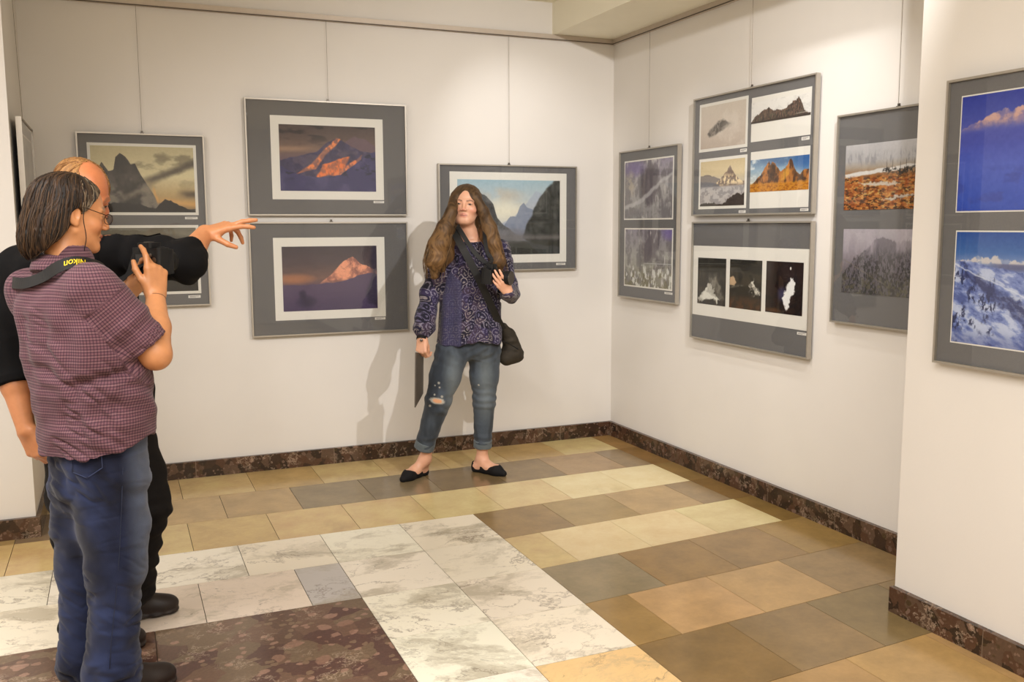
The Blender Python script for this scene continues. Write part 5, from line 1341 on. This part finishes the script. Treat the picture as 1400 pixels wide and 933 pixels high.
# ================================================================== man in black behind, pointing with his left arm
def person_m():
    Y0 = -2.25; yaw = math.radians(-80); f = np.array([math.cos(yaw), math.sin(yaw), 0]); lf = np.array([-f[1], f[0], 0]); rt = -lf
    root = empty('person', (-3.36, -2.20, 0), 'balding man in black shirt pointing with outstretched arm, behind the person in checked shirt', 'person')
    hs = 1.06; hA = axes(math.radians(-54), math.radians(-27), math.radians(5)); hc = Q(112, 268, -2.24)
    neck = Q(92, 322, -2.22)
    shR, elR, wrR = Q(26,368,-2.22), Q(11,486,-2.22), Q(36,588,-2.30)
    shL, elL, wrL = Q(150,338,-2.24), Q(251,360,-2.42), Q(280,319,-2.26)
    hipL, knL, anL = Q(172,610,-2.20), Q(203,690,-2.27), Q(183,800,-2.14); hipR, knR, anR = Q(108,620,-2.20), Q(106,730,-2.24), Q(116,850,-2.33)
    toeL = Qf(243,834); heelL = toeL-np.array([.285,.035,0]); toeR = Qf(198,880); heelR = toeR-np.array([.28,.06,0])
    F = Field((-3.85,-2.60,0), (-2.74,-1.92,1.84), .0036)
    head_sdf(F, hc, hA, hs, male=True, old=True)
    F.cap(hc+hA@np.array([0,-.03,-.07])*hs, neck+np.array([0,0,-.03]), .058, .056, .03)
    cs = [Q(u,v,Y0) for u,v in ((135,640),(135,600),(132,540),(118,470),(102,400),(92,355),(90,335))]
    F.loft([c[2] for c in cs],[c[0] for c in cs],[c[1] for c in cs],[.12,.13,.15,.16,.15,.11,.05],[.07,.08,.10,.10,.09,.065,.045], yaw+math.pi/2, .03)
    F.chain([shR, elR],[.046,.044],.02); F.chain([elR, elR*.6+wrR*.4, wrR],[.046,.046,.030],.018)
    F.chain([shL, elL],[.044,.044],.02); F.chain([elL, elL*.6+wrL*.4, wrL],[.046,.045,.031],.018)
    for a,b,c_,t in ((hipR,knR,anR,heelR),(hipL,knL,anL,heelL)):
        F.chain([a,b,c_],[.070,.050,.036],.02); F.cap(c_, t+np.array([.06,.01,.05]), .036,.034,.02); F.cap(t+np.array([.05,.01,.035]), t+np.array([.20,.03,.03]), .03,.026,.02)
    hand_sdf(F, wrR, (.34,-.10,-.93), (-.62,-.78,0), -1, [(26,44,24),(34,50,28),(38,52,30),(42,52,30)], .04, 1.04,
             thumb=[(.020,.022,-.006),(.040,.052,-.016),(.044,.082,-.026),(.038,.108,-.034)])
    hand_sdf(F, wrL, (.93,-.10,.30), (-.28,-.30,.91), 1,
             [{'c':(6,12,8),'s':.02},{'c':(-2,10,6),'s':-.03},{'c':(58,24,10),'s':-.06},{'c':(70,30,12),'s':-.02}], .12, 1.0,
             thumb=[(.020,.018,-.008),(.046,.040,-.024),(.062,.064,-.046),(.068,.088,-.064)])
    P, fc = F.mesh(); P = relax(P, fc, 1, .35)
    col = const(len(P), (202,136,92)); v = f3(P*30, 5, 3)[:,None]; col = col*(.90+.2*v)
    L = ((P-hc)@hA)/hs; hd = (np.abs(L) < .16).all(1)
    col = np.where((hd&(L[:,2]>-.1))[:,None], lin((210,130,86))[None]*(.92+.16*v), col)
    col = head_paint(P, col, hc, hA, hs, None, (184,104,84), (128,84,52), cheek=(204,116,78))
    body = mesh_obj('body', P, fc, M_SKIN, root, True); tone(body, col)
    # thin reddish hair: fringe round back and sides, bald on top
    F = Field(hc-.17, hc+.19, .003)
    Wl = lambda x,y,z: hc+hA@(np.array([x,y,z])*hs)
    F.ell(Wl(0,-.013,.036), np.array((.0800,.1015,.0850))*hs, hA, 0); F.ell(Wl(0,-.06,-.03), np.array((.070,.055,.065))*hs, hA, .02)
    F.ell(Wl(0.004,.082,.080), np.array((.055,.098,.080))*hs, hA, .006, 'sub'); F.half(Wl(0,.052,.0), hA@np.array([0,1,-.10]), .006); F.ell(Wl(0,.10,-.01),np.array((.066,.08,.06))*hs,hA,.006,'sub'); F.half(Wl(0,0,-.075), hA@np.array([0,.5,-1]), .004)
    for q in (-1,1): F.ell(Wl(q*.085,-.004,-.025), np.array((.03,.026,.040))*hs, hA, .005, 'sub')
    h, HP = sd_obj('hair', F, M_HAIR, root, 1, hair_grooves(hc, hA, hs, .0042, 40, 4, 2.0))
    tone(h, flow_hair(HP, hc, hA, hs, (120,80,44), (186,138,84), 3, 34))
    strands(h, HP, hc, hA, hs, 260, 5, lin((130,88,48)), lin((204,156,98)), .0011, 9, step=.012, lift=.003)
    # black shirt with sleeves to below the elbow
    F = Field((-3.87,-2.62,.74), (-2.92,-1.98,1.50), .0044)
    F.loft([Q(0,v,Y0)[2] for v in (640,600,540,470,400,355,330)], [c[0] for c in cs],[c[1] for c in cs],[.205,.202,.198,.205,.205,.17,.09],[.150,.150,.152,.145,.125,.10,.06], yaw+math.pi/2, 0, 2.2)
    F.chain([shR+lf*.04,shR,shR*.5+elR*.5,elR,elR*.62+wrR*.38],[.076,.078,.072,.066,.064],.025); F.half(elR*.62+wrR*.38, wrR-elR, .004, lo=(-3.87,-2.62,.74), hi=(-3.5,-1.98,1.1))
    F.chain([shL+rt*.04,shL,shL*.5+elL*.5,elL],[.078,.082,.080,.074],.025); F.cap(elL, elL*.62+wrL*.38, .072,.064,.012); F.half(elL*.62+wrL*.38, wrL-elL, .004, lo=(-3.12,-2.62,1.2), hi=(-2.9,-1.98,1.5))
    F.cap(neck+np.array([0,0,-.04]), neck+np.array([.008,-.006,.006]), .088,.078,.03); F.chain([neck+np.array([0,0,-.03]), shL+rt*.03],[.080,.078],.03); F.chain([neck+np.array([0,0,-.03]), shR+lf*.03],[.080,.076],.03)
    F.half((0,0,Q(0,606,Y0)[2]),(0,0,-1),.004)
    def ds(P,N):
        a = folds(.009,9,6,13)(P,N); t = (P-shL)@(elL-shL)/np.linalg.norm(elL-shL); on = (np.linalg.norm(P-shL-np.outer(np.clip(t,0,.33),(elL-shL)/np.linalg.norm(elL-shL)),axis=1)<.1)&(t>.03)
        return a+np.where(on,.004*np.sin(t*75+6*f3(P*7,3,2)),0)
    sh, SP = sd_obj('shirt', F, M_BLACKCLOTH, root, 2, ds)
    F = Field(neck-.14, neck+.12, .003); F.cap(neck+np.array([0,0,-.03]), neck+np.array([.006,-.004,.010]), .090,.078,0); F.cap(neck+np.array([0,0,-.09]), neck+np.array([.01,-.01,.06]), .074,.064,0,'sub'); F.half(neck+np.array([0,0,.008]),(.1,-.35,1),.003); F.half(neck+np.array([0,0,-.04]),(0,0,-1),.003)
    sd_obj('collar', F, M_BLACKCLOTH, sh, 1)
    # trousers
    F = Field((-3.75,-2.55,0), (-3.02,-1.95,.93), .0048)
    F.loft([.66,.74,.82,.90],[Q(138,670,Y0)[0]]*4,[Y0]*4,[.12,.17,.183,.178],[.09,.128,.142,.140], yaw+math.pi/2, 0, 2.1)
    F.chain([hipL,hipL*.5+knL*.5,knL,anL,anL*.7+(heelL+np.array([.07,0,.05]))*.3],[.112,.098,.074,.068,.072],.04); F.chain([hipR,hipR*.5+knR*.5,knR,anR,anR*.7+(heelR+np.array([.07,0,.05]))*.3],[.115,.100,.078,.072,.074],.04)
    F.half((0,0,.04),(0,0,-1),.004)
    sd_obj('trousers', F, M_BLACKTROUS, root, 2, lambda P,N: folds(.008,9,9,15)(P,N)+.004*np.sin(P[:,2]*85+10*f3(P*6,4,2))*ss(.62,.45,P[:,2]))
    for hl, to in ((heelL,toeL),(heelR,toeR)):
        s, G = shoe_obj('shoe', hl, to, M_SHOE, root); mb = MB()
        for k in range(4): mb.tube([G(-.03,.46+.07*k,.096-.011*k), G(0,.48+.07*k,.106-.012*k), G(.03,.46+.07*k,.096-.011*k)], .0028, 6)
        mb.build('laces', M_LACE, s, True)
person_m()
# ================================================================== woman in the patterned blouse by the back wall
def person_w():
    Y0 = -.62; yaw = math.radians(-106); f = np.array([math.cos(yaw), math.sin(yaw), 0]); lf = np.array([-f[1], f[0], 0]); rt = -lf
    root = empty('person', (-1.42, -.62, 0), 'long haired woman in purple patterned blouse and ripped jeans, standing before the back wall', 'person')
    hs = .96; wd = 1.12; hA = axes(math.radians(-117), math.radians(1), math.radians(-4)); hc = Q(637.0, 280, -.63)
    neck = Q(645, 324, -.62)
    shR, elR, wrR = Q(608,344,-.62), Q(588,402,-.58), Q(577,462,-.70)
    shL, elL, wrL = Q(683,342,-.62), Q(698,402,-.66), Q(695,400,-.955)
    hipR, knR, anR = Q(618,482,-.62), Q(599,548,-.66), Q(581,628,-.56); hipL, knL, anL = Q(662,482,-.62), Q(662,548,-.63), Q(659,628,-.60)
    toeR = Qf(549,660); toeL = Qf(691,652)
    heelR = np.array([anR[0]+.012, anR[1]+.045, 0]); dR = heelR-toeR; heelR = toeR+dR/np.linalg.norm(dR)*max(.225,np.linalg.norm(dR)); heelL = Qf(648,644)
    F = Field((-1.88,-1.06,0), (-1.02,-.42,1.79), .003)
    head_sdf(F, hc, hA, hs, wide=wd)
    F.ell(hc+hA@np.array([0,.028,-.088]), (.052,.05,.034), hA, .03)
    F.cap(hc+hA@np.array([0,-.022,-.08]), neck+np.array([0,.01,-.03]), .050,.058,.025)
    zs = (.78,.86,.98,1.10,1.22,1.33,1.40,1.435); cx = [Q(644,v,Y0)[0] for v in (480,462,435,407,380,355,339,332)]
    F.loft(zs, cx, [Y0]*8, [.142,.145,.135,.14,.155,.15,.125,.07],[.09,.09,.10,.105,.12,.095,.07,.05], yaw+math.pi/2, .03)
    F.chain([shR,elR],[.046,.038],.03); F.chain([elR,wrR],[.038,.025],.015); F.chain([shL,elL],[.046,.038],.03); F.chain([elL,wrL],[.038,.025],.015)
    F.chain([hipR,knR,anR],[.078,.045,.034],.02); F.chain([hipL,knL,anL],[.078,.045,.034],.02)
    for an,he,to in ((anR,heelR,toeR),(anL,heelL,toeL)):
        d = to-he; up = np.array([0,0,1.0])
        F.cap(an, he+d*.10+up*.035, .035,.030,.02); F.cap(an, he+d*.45+up*.042, .034,.030,.02); F.chain([he+d*.10+up*.030, he+d*.45+up*.040, he+d*.74+up*.028, he+d*.92+up*.018],[.028,.033,.034,.017],.02)
    hand_sdf(F, wrR, (-.12,-.16,-1), (-.75,-.60,0), -1, [(50,60,30),(58,62,34),(62,62,34),(64,60,34)], .02, .92, thumb=[(.018,.022,-.008),(.030,.052,-.026),(.026,.078,-.040),(.016,.098,-.046)])
    hand_sdf(F, wrL, (-.66,-.20,.70), (-.36,-.88,-.30), 1, [(6,14,10),(8,16,12),(12,18,14),(16,22,16)], .16, .84, thumb=[(.020,.022,-.006),(.046,.046,-.014),(.058,.072,-.022),(.060,.094,-.030)])
    P, fc = F.mesh(); P = relax(P, fc, 1, .35)
    col = const(len(P), (222,168,138)); v = f3(P*30,5,3)[:,None]; col = col*(.93+.14*v)
    col = head_paint(P, col, hc, hA, hs, None, (204,132,118), (92,62,44), wide=wd, cheek=(214,134,112), iris=(44,42,40), white=(150,128,114), browz=.020)
    body = mesh_obj('body', P, fc, M_SKIN, root, True); tone(body, col)
    # ---- hair: parted in the middle, long waves over both shoulders
    W = lambda x,y,z: hc+hA@np.array([x,y,z])
    F = Field((-1.80,-.95,1.02), (-1.06,-.42,1.80), .0036)
    F.ell(W(0,-.020,.033),(.094,.102,.091),hA,0); F.ell(W(0,-.05,-.08),(.090,.066,.13),hA,.03)
    F.ell(W(0,.085,-.045),(.068,.072,.103),hA,.010,'sub')
    F.ell(W(0.003,.085,.056),(.020,.03,.026),hA,.012,'sub')
    R = [W(-.066,.045,.045), Q(617,290,-.70), Q(608,312,-.71), Q(600,335,-.735), Q(595,356,-.745), Q(594,376,-.735)]
    Lk = [W(.068,.045,.045), Q(661,290,-.70), Q(669,312,-.71), Q(674,335,-.735), Q(680,356,-.75), Q(685,370,-.75)]
    F.chain(R,[.022,.030,.045,.058,.052,.024],.03); F.chain([Q(612,318,-.66),Q(608,345,-.66),Q(604,368,-.70)],[.05,.055,.025],.03)
    F.chain(Lk,[.022,.030,.040,.046,.040,.016],.03); F.chain([Q(664,318,-.64),Q(668,345,-.67)],[.05,.05],.03)
    def dh(P,N):
        wv = np.sin(P[:,2]*52+4*f3(P*6,3,2))*.006*ss(1.52,1.30,P[:,2])
        return (2*f3(P*np.array([70,70,7])+np.stack([np.sin(P[:,2]*45)*1.4,0*P[:,0],0*P[:,0]],1),4,3)-1)*.0035+wv
    h, HP = sd_obj('hair', F, M_HAIR, root, 1, dh)
    t = ss(.34,.66,f3(HP*np.array([80,80,6])+np.stack([np.sin(HP[:,2]*45)*1.4,0*HP[:,0],0*HP[:,0]],1),4,3)); lo = ss(1.62,1.35,HP[:,2])
    dk = lin((46,32,20))[None]*(1-lo[:,None])+lin((70,48,28))[None]*lo[:,None]; lt = lin((96,72,46))[None]*(1-lo[:,None])+lin((128,96,60))[None]*lo[:,None]
    tone(h, (dk*.7+lt*.3)*(1-t[:,None])+lt*t[:,None])
    rg = np.random.RandomState(4); V=[];Fc=[];C=[]
    for path, rad, n in ((R,(.022,.030,.048,.064,.062,.045),150),(Lk,(.022,.030,.042,.050,.046,.030),110)):
        for k in range(n):
            a = rg.uniform(0,2*math.pi); e = rg.uniform(.75,1.16); ln = rg.uniform(.75,1.08); ph = rg.uniform(0,6); wl = rg.uniform(.006,.016); pts=[]
            sp = spline(path,4); rr = np.interp(np.linspace(0,1,len(sp)),np.linspace(0,1,6),rad)
            m = int(len(sp)*min(1,ln))
            for i in range(m):
                u = i/len(sp); o = np.array([math.cos(a),math.sin(a)*.62,0])*rr[i]*e
                pts.append(sp[i]+o+np.array([math.cos(a+1.5),math.sin(a+1.5)*.5,0])*wl*math.sin(u*17+ph)*ss(.2,.6,u)+np.array([math.cos(a),0,0])*.012*ss(.6,1,u))
            if ln > 1: pts.append(pts[-1]+(pts[-1]-pts[-2])*1.0)
            m_ = MB(); m_.tube(pts,[.0026*(1-.75*(i/(len(pts)-1))**2) for i in range(len(pts))],4); o=len(V); V+=m_.v; Fc+=[tuple(i+o for i in q) for q in m_.f]
            u = rg.uniform(0,1); c0 = lin((48,34,22))*(1-u)+lin((138,106,68))*u; C += [c0]*len(m_.v)
    o = mesh_obj('loose_strands', V, Fc, M_HAIR, h, True); tone(o, np.array(C))
    # ---- blouse
    F = Field((-1.86,-1.02,.76), (-1.03,-.40,1.50), .0042)
    cb = [Q(u,v,Y0)[0] for u,v in ((640,476),(641,462),(642,435),(643,407),(644,380),(645,355),(645,339),(645,332))]
    F.loft((.79,.86,.98,1.10,1.22,1.33,1.40,1.435), cb, [Y0]*8, [.200,.196,.190,.186,.188,.175,.135,.085],[.152,.150,.142,.138,.146,.112,.082,.06], yaw+math.pi/2, 0, 2.2)
    F.chain([shR+lf*.03,shR,shR*.5+elR*.5,elR,elR*.35+wrR*.65,elR*.2+wrR*.8,elR*.09+wrR*.91],[.062,.062,.058,.056,.062,.056,.036],.02)
    F.chain([shL+rt*.03,shL,shL*.5+elL*.5,elL],[.062,.062,.058,.056],.02); F.chain([elL,elL*.5+wrL*.5,elL*.04+wrL*.96],[.055,.054,.038],.02)
    F.ell(Q(646,312,-.70),(.078,.09,.075),None,.012,'sub'); F.ell(Q(645,322,-.62),(.066,.062,.05),None,.008,'sub')
    X, Yy, Z = F.ax[0][:,None,None], F.ax[1][None,:,None], F.ax[2][None,None,:]
    hz = Q(640,471,-.74)[2]+.012*np.sin((X+1.4)*22)+.0*Yy
    F.D[:] = np.where((np.abs(X-cb[0]) < .205) , np.maximum(F.D, (hz-Z).astype(np.float32)), F.D)
    P, fc = F.mesh(); P = relax(P,fc,2); N = vnormals(P,fc); z = P[:,2]
    onR = np.zeros(len(P),bool); uvr = {}
    def arm(a,b,r):
        d=b-a; L_=np.linalg.norm(d); d/=L_; t=(P-a)@d; return (np.linalg.norm(P-a-np.outer(np.clip(t,0,L_),d),axis=1)<r), t, d
    r1,t1,d1 = arm(shR,elR,.085); r2,t2,d2 = arm(elR,wrR,.085); l1,t3,d3 = arm(shL,elL,.08); l2,t4,d4 = arm(elL,wrL,.08)
    slR = (r1&(t1>.06))|(r2&(t2>0)); slL = (l1&(t3>.06))|(l2&(t4>0))
    dr = ss(1.3,1.05,z); fld = np.sin(((P-[0,Y0,0])@lf)*75+5*f3(P*np.array([5,5,2.2]),8,2))*.0055*dr
    dsp = folds(.006,11,7,17)(P,N)+np.where(slR|slL, .004*np.sin(z*70+9*f3(P*6,9,2)), fld)
    gath = slR&(z < wrR[2]+.05); dsp = dsp+np.where(gath,.003*np.sin(np.arctan2(P[:,0]-wrR[0],P[:,1]-wrR[1])*14),0)
    P = P+N*dsp[:,None]
    b = mesh_obj('blouse', P, fc, M_PAIS, root, True)
    th = np.arctan2((P-[cb[3],Y0,0])@lf, (P-[cb[3],Y0,0])@f); uv = np.stack([th*.19, z, 0*z],1)
    uv = np.where((slR|slL)[:,None], np.stack([P[:,0]*1.1+P[:,1]*.6+3, z, 0*z],1), uv); attr_vec(b,'uvc',uv)
    pn = ss(-.98,-.90,th*1.0)*0+((th < -.42)&(th > -1.25)&(z < 1.20+.12*(-th-.42))&~(slR|slL)).astype(float)
    a = b.data.attributes.new('panel','FLOAT','POINT'); a.data.foreach_set('value', pn.astype(np.float32))
    # ---- jeans with turned-up cuffs and a torn knee
    F = Field((-1.84,-.86,.08), (-1.10,-.40,.92), .0036)
    F.loft([.725,.755,.80,.90],[cx[0],cx[0],cx[0],cx[0]],[Y0]*4,[.10,.150,.170,.165],[.08,.105,.118,.115], yaw+math.pi/2, 0, 2.1)
    cuR = Q(581,608,-.575); cuL = Q(660,606,-.605)
    F.chain([hipR,hipR*.5+knR*.5,knR,cuR],[.105,.092,.074,.058],.03); F.chain([hipL,hipL*.5+knL*.5,knL,cuL],[.102,.086,.066,.055],.03)
    F.half((0,0,cuR[2]-.02),(0,0,-1),.002)
    def dj(P,N):
        z=P[:,2]; return folds(.004,12,10,27)(P,N)+.0028*np.sin(z*110+12*f3(P*8,5,2))*(ss(.58,.50,z)*ss(.36,.46,z)+ss(.30,.22,z))+.002*np.sin((z-.6*np.abs(P[:,0]+1.4))*110+5*f3(P*6,2,2))*ss(.66,.74,z)
    j, JP = sd_obj('jeans', F, M_DENIM, root, 2, dj)
    fr = ss(.0,.8,vn_front(JP, knR, f)); ns = ss(.35,.65,f3(JP*np.array([20,20,6]),3,3))
    axd = np.minimum(np.abs((JP-hipR)@lf+.02*0), np.abs((JP-hipL)@lf)); ft = ss(.075,.0,axd)*ss(.28,.5,JP[:,2])*ss(.85,.62,JP[:,2])
    col = lin((52,58,66))[None]*(1-ns[:,None])+lin((72,80,90))[None]*ns[:,None]; col = col*(1-ft[:,None]*.6)+lin((120,128,132))[None]*ft[:,None]*.6
    # worn-through hole at the right knee and pale abrasions above it
    k = JP-Q(598,549,-.74); e = np.hypot((k@lf)/.030,(k[:,2]+.15*(k@lf))/.013); fz = f3(JP*140,7,2)
    front = (JP[:,1] < knR[1])
    fray = ss(1.7,1.1,e+.5*(fz-.5))*front; hole = ss(1.0,.8,e+.3*(fz-.5))*front
    col = col*(1-fray[:,None]*.8)+lin((186,180,166))[None]*fray[:,None]*.8; col = col*(1-hole[:,None])+lin((204,150,112))[None]*hole[:,None]
    for u,v,r in ((600,524,.008),(595,528,.005),(601,530,.005),(604,542,.008),(594,540,.006),(655,528,.006),(588,556,.008)):
        kk = JP-Q(u,v,-.72); m = ss(1.2,.6,np.hypot(kk@lf,kk[:,2])/r+.5*(fz-.5))*front; col = col*(1-m[:,None]*.7)+lin((190,186,174))[None]*m[:,None]*.7
    tone(j, col)
    for c_, k_, r in ((cuR,knR,.064),(cuL,knL,.060)):
        d = (c_-k_)/np.linalg.norm(c_-k_); F = Field(c_-.13, c_+.13, .003); F.cap(c_-d*.04, c_+d*.05, r-.002, r-.003, 0); F.half(c_+d*.028, d, .004); F.half(c_-d*.022, -d, .004)
        o, CP = sd_obj('turned_up_cuff', F, M_DENIM, j, 1, lambda P,N: folds(.003,25,25,6)(P,N)); tone(o, const(len(CP),(96,104,108))*(.85+.3*f3(CP*40,3,2))[:,None])
        o['label'] = 'pale turned-up jeans cuff'
    # ---- black ballet flats, cut out at the sides
    for an,he,to in ((anR,heelR,toeR),(anL,heelL,toeL)):
        d = to-he; Ln=np.linalg.norm(d); u_=d/Ln; sd = np.cross([0,0,1],u_); up = np.array([0,0,1.0]); A_=np.stack([sd,u_,up],1)
        F = Field(np.minimum(he,to)-.07-np.array([0,0,-.068]), np.maximum(he,to)+.07+np.array([0,0,.03]), .0026)
        F.chain([he+d*.09+up*.026, he+d*.40+up*.030, he+d*.72+up*.026, he+d*.93+up*.016],[.031,.035,.039,.022],.02); F.chain([he+d*.06+up*.05,he+d*.10+up*.02],[.024,.030],.02)
        F.ell(he+d*.46+up*.068,(.036,Ln*.32,.042),A_,.004,'sub'); F.ell(he+d*.12+up*.078,(.027,Ln*.13,.06),A_,.004,'sub')
        for q in (-1,1): F.ell(he+d*.20+up*.034+sd*q*.034,(.02,.022,.013),A_,.003,'sub')
        F.half((0,0,.001),(0,0,-1))
        sd_obj('ballet_flat', F, M_FLAT, root, 1)
    # ---- wrist bands on her right wrist
    ax_ = (wrR-elR)/np.linalg.norm(wrR-elR); mb = MB(); b1 = np.cross(ax_,[0,1,0]); b1/=np.linalg.norm(b1); b2=np.cross(ax_,b1)
    ring = [wrR+ax_*.004+.030*(b1*math.cos(t)+b2*math.sin(t)) for t in np.linspace(0,2*math.pi,28)]
    mb.ribbon(ring,[p-wrR-ax_*.004 for p in ring],.018,.005); br = mb.build('bracelet', M_FLAT, root)
    mb = MB(); c = wrR+ax_*.012-np.array([.012,.030,0]); mb.lathe(c,(-.3,-1,0),[(.008,0),(.009,.002),(.006,.004)],16); mb.build('bracelet_bead', M_STEEL, br, True)
    # ================= her camera with strap
    cc = Q(671,377,-.895); ld = np.array([.66,-.74,-.06]); ld/=np.linalg.norm(ld); wdv = np.cross(ld,[0,0,1]); wdv/=np.linalg.norm(wdv); upv = np.cross(wdv,ld)
    cam = empty('digital_camera', cc, 'black long-lens camera hanging from the strap of the woman by the wall', 'camera')
    K = lambda x,y,z: cc+wdv*x+ld*y+upv*z; AX=[wdv,ld,upv]
    mb = MB(); mb.obox(K(0,-.01,0),AX,(.066,.024,.046),.012); mb.obox(K(0,-.004,.052),AX,(.030,.030,.016),.012); mb.obox(K(.050,.006,-.004),AX,(.018,.030,.042),.012); mb.build('camera_body',M_CAMB,cam)
    mb = MB(); mb.lathe(K(0,.010,-.004),ld,[(.034,0),(.037,.004),(.037,.030),(.034,.032),(.038,.036),(.038,.085),(.036,.088),(.041,.094),(.041,.120),(.037,.121),(.034,.112)],36); mb.build('lens_barrel',M_CAMR,cam)
    mb = MB(); mb.lathe(K(0,.119,-.004),ld,[(.034,0),(.024,.005),(.006,.008)],28); mb.build('front_glass',M_LENSG,cam,True)
    mb = MB(); mb.lathe(K(0,.129,-.004),ld,[(.0405,.001),(.0405,.0025),(.0385,.0025)],36); mb.build('name_ring',M_STEEL,cam)
    pl = spline([K(-.068,-.01,.034),Q(655,352,-.83),Q(643,337,-.805),Q(631,318,-.745),Q(626,309,-.68),Q(632,305,-.57),Q(645,304,-.545),Q(658,306,-.57),Q(662,312,-.68),Q(663,328,-.775),Q(666,345,-.815),Q(672,356,-.85),K(.070,-.01,.034)],7)
    nr = [np.array([p[0]-neck[0],(p[1]-neck[1])*1.2,.06]) for p in pl]
    MB().ribbon(pl,nr,.026,.003).build('neck_strap',M_STRAP,cam)
    # ================= shoulder bag worn across the body
    bc = Q(698,478,-.66); bag = empty('shoulder_bag', bc, 'dark olive canvas shoulder bag hanging at the hip of the woman', 'bag')
    F = Field(bc-.19, bc+.19, .004)
    F.chain([Q(697,460,-.66),Q(700,482,-.66)],[.040,.062],.02); F.chain([Q(694,488,-.66),Q(705,486,-.66)],[.058,.052],.02); F.chain([Q(689,447,-.68),Q(696,462,-.66)],[.022,.04],.03)
    F.half(Q(700,501,-.66),(.25,0,-1),.01); F.half(Q(700,480,-.735),(0,-1,0),.012)
    bo, BP = sd_obj('bag_body', F, M_BAG, bag, 2, folds(.008,12,10,5))
    flap = [Q(686,466,-.752),Q(697,471,-.752),Q(709,478,-.745)]
    MB().tube(spline(flap,6),.003,6).build('flap_seam',M_FLAT,bag,True)
    pl = spline([Q(613,312,-.60),Q(621,318,-.70),Q(633,340,-.79),Q(650,372,-.815),Q(664,402,-.805),Q(677,430,-.775),Q(688,452,-.70)],7)
    nr = [np.array([-.25,-1,.15]) for p in pl]
    MB().ribbon(pl,nr,.044,.003).build('bag_strap',M_STRAP,bag)
    # ================= brochure in her right hand, seen nearly edge-on
    q = [Q(567.3,557.5,-.80),Q(578,538,-.60),Q(578.5,484,-.60),Q(568.3,482,-.80)]; nrm = np.cross(q[1]-q[0],q[3]-q[0]); nrm/=np.linalg.norm(nrm); fo = empty('brochure', np.mean(q,0), 'thin grey brochure held in the lowered hand of the woman', 'brochure')
    def slab(a,b): return ([p+nrm*a for p in q]+[p+nrm*b for p in q],[(3,2,1,0),(4,5,6,7)]+[(i,(i+1)%4,4+(i+1)%4,4+i) for i in range(4)])
    for nm,a,b,m in (('cover',-.0035,-.0025,M_FOLDER),('pages',-.0024,.0024,M_FOLDER),('cover',.0025,.0035,M_FOLDER)):
        v,fa = slab(a,b); mesh_obj(nm,v,fa,m,fo)
def vn_front(P, c, f): return ((P-c)@f)/.07
person_w()
# ------------------------------------------------------------------ light: gallery ceiling spots, plus added fill spots and ambient area lights
def spot(loc, tgt, power, size=60, blend=.6, rad=.03, col=(1.0,.925,.83)):
    d = bpy.data.lights.new('ceiling_or_fill_spot','SPOT'); d.energy=power; d.spot_size=math.radians(size); d.spot_blend=blend; d.shadow_soft_size=rad; d.color=col
    o = bpy.data.objects.new('ceiling_or_fill_spot', d); o.location=loc
    o.rotation_euler = (Vector(tgt)-Vector(loc)).to_track_quat('-Z','Y').to_euler(); COL.objects.link(o); return o
def area(loc, tgt, power, sx, sy, col=(1.0,.925,.83)):
    d = bpy.data.lights.new('ambient_fill','AREA'); d.shape='RECTANGLE'; d.size=sx; d.size_y=sy; d.energy=power; d.color=col  # unseen area light added for the ambient level
    o = bpy.data.objects.new('ambient_fill', d); o.location=loc
    o.rotation_euler = (Vector(tgt)-Vector(loc)).to_track_quat('-Z','Y').to_euler(); COL.objects.link(o); return o
WARM=(1.0,.976,.962)
spot((-1.10,-3.90,2.99),(-0.60,0,1.25), 225, 80, 1.0, .025, WARM)
spot((-0.69,-2.30,2.985),(-0.10,-2.1,.85), 30, 96, .9, .012, WARM)
spot((-0.72,-1.10,2.985),(-0.10,-.9,.55), 20, 76, 1.0, .03, WARM)  # added fill spot for the lower right wall
spot((-3.10,-3.60,2.99),(-1.5,0,.7), 62, 62, .9, .12, WARM)
spot((-2.4,-2.3,2.99),(0,-1.5,.7), 85, 62, 1.0, .08, WARM)  # extra wall-wash spot added to brighten the right wall lower down
spot((-1.35,-1.15,2.99),(-0.66,0,1.90), 36, 58, 1.0, .04, WARM)
spot((-5.9,-2.2,2.99),(-1.0,-.6,.7), 46, 46, .8, .05, WARM)
area((-3.3,-4.9,3.0),(-3.3,-4.9,0), 104, 2.4, 1.6, WARM)
area((-5.0,-3.2,3.0),(-5.0,-3.2,0), 70, 1.4, 1.4, WARM)
area((-2.8,-7.6,3.0),(-2.8,-7.6,0), 60, 2.4, 1.2, WARM)
w = bpy.data.worlds.new('world'); scene.world = w; w.use_nodes = True
w.node_tree.nodes['Background'].inputs[0].default_value = (1,.94,.86,1); w.node_tree.nodes['Background'].inputs[1].default_value = 0.02
scene.view_settings.view_transform = 'Standard'; scene.view_settings.look = 'None'
scene.view_settings.exposure = 0.06; scene.view_settings.gamma = 1.0
try: scene.view_settings.use_curve_mapping = False
except Exception: pass
scene.cycles.max_bounces = 8; scene.cycles.transparent_max_bounces = 12
scene.cycles.caustics_reflective = False; scene.cycles.caustics_refractive = False
scene.cycles.sample_clamp_indirect = 6.0
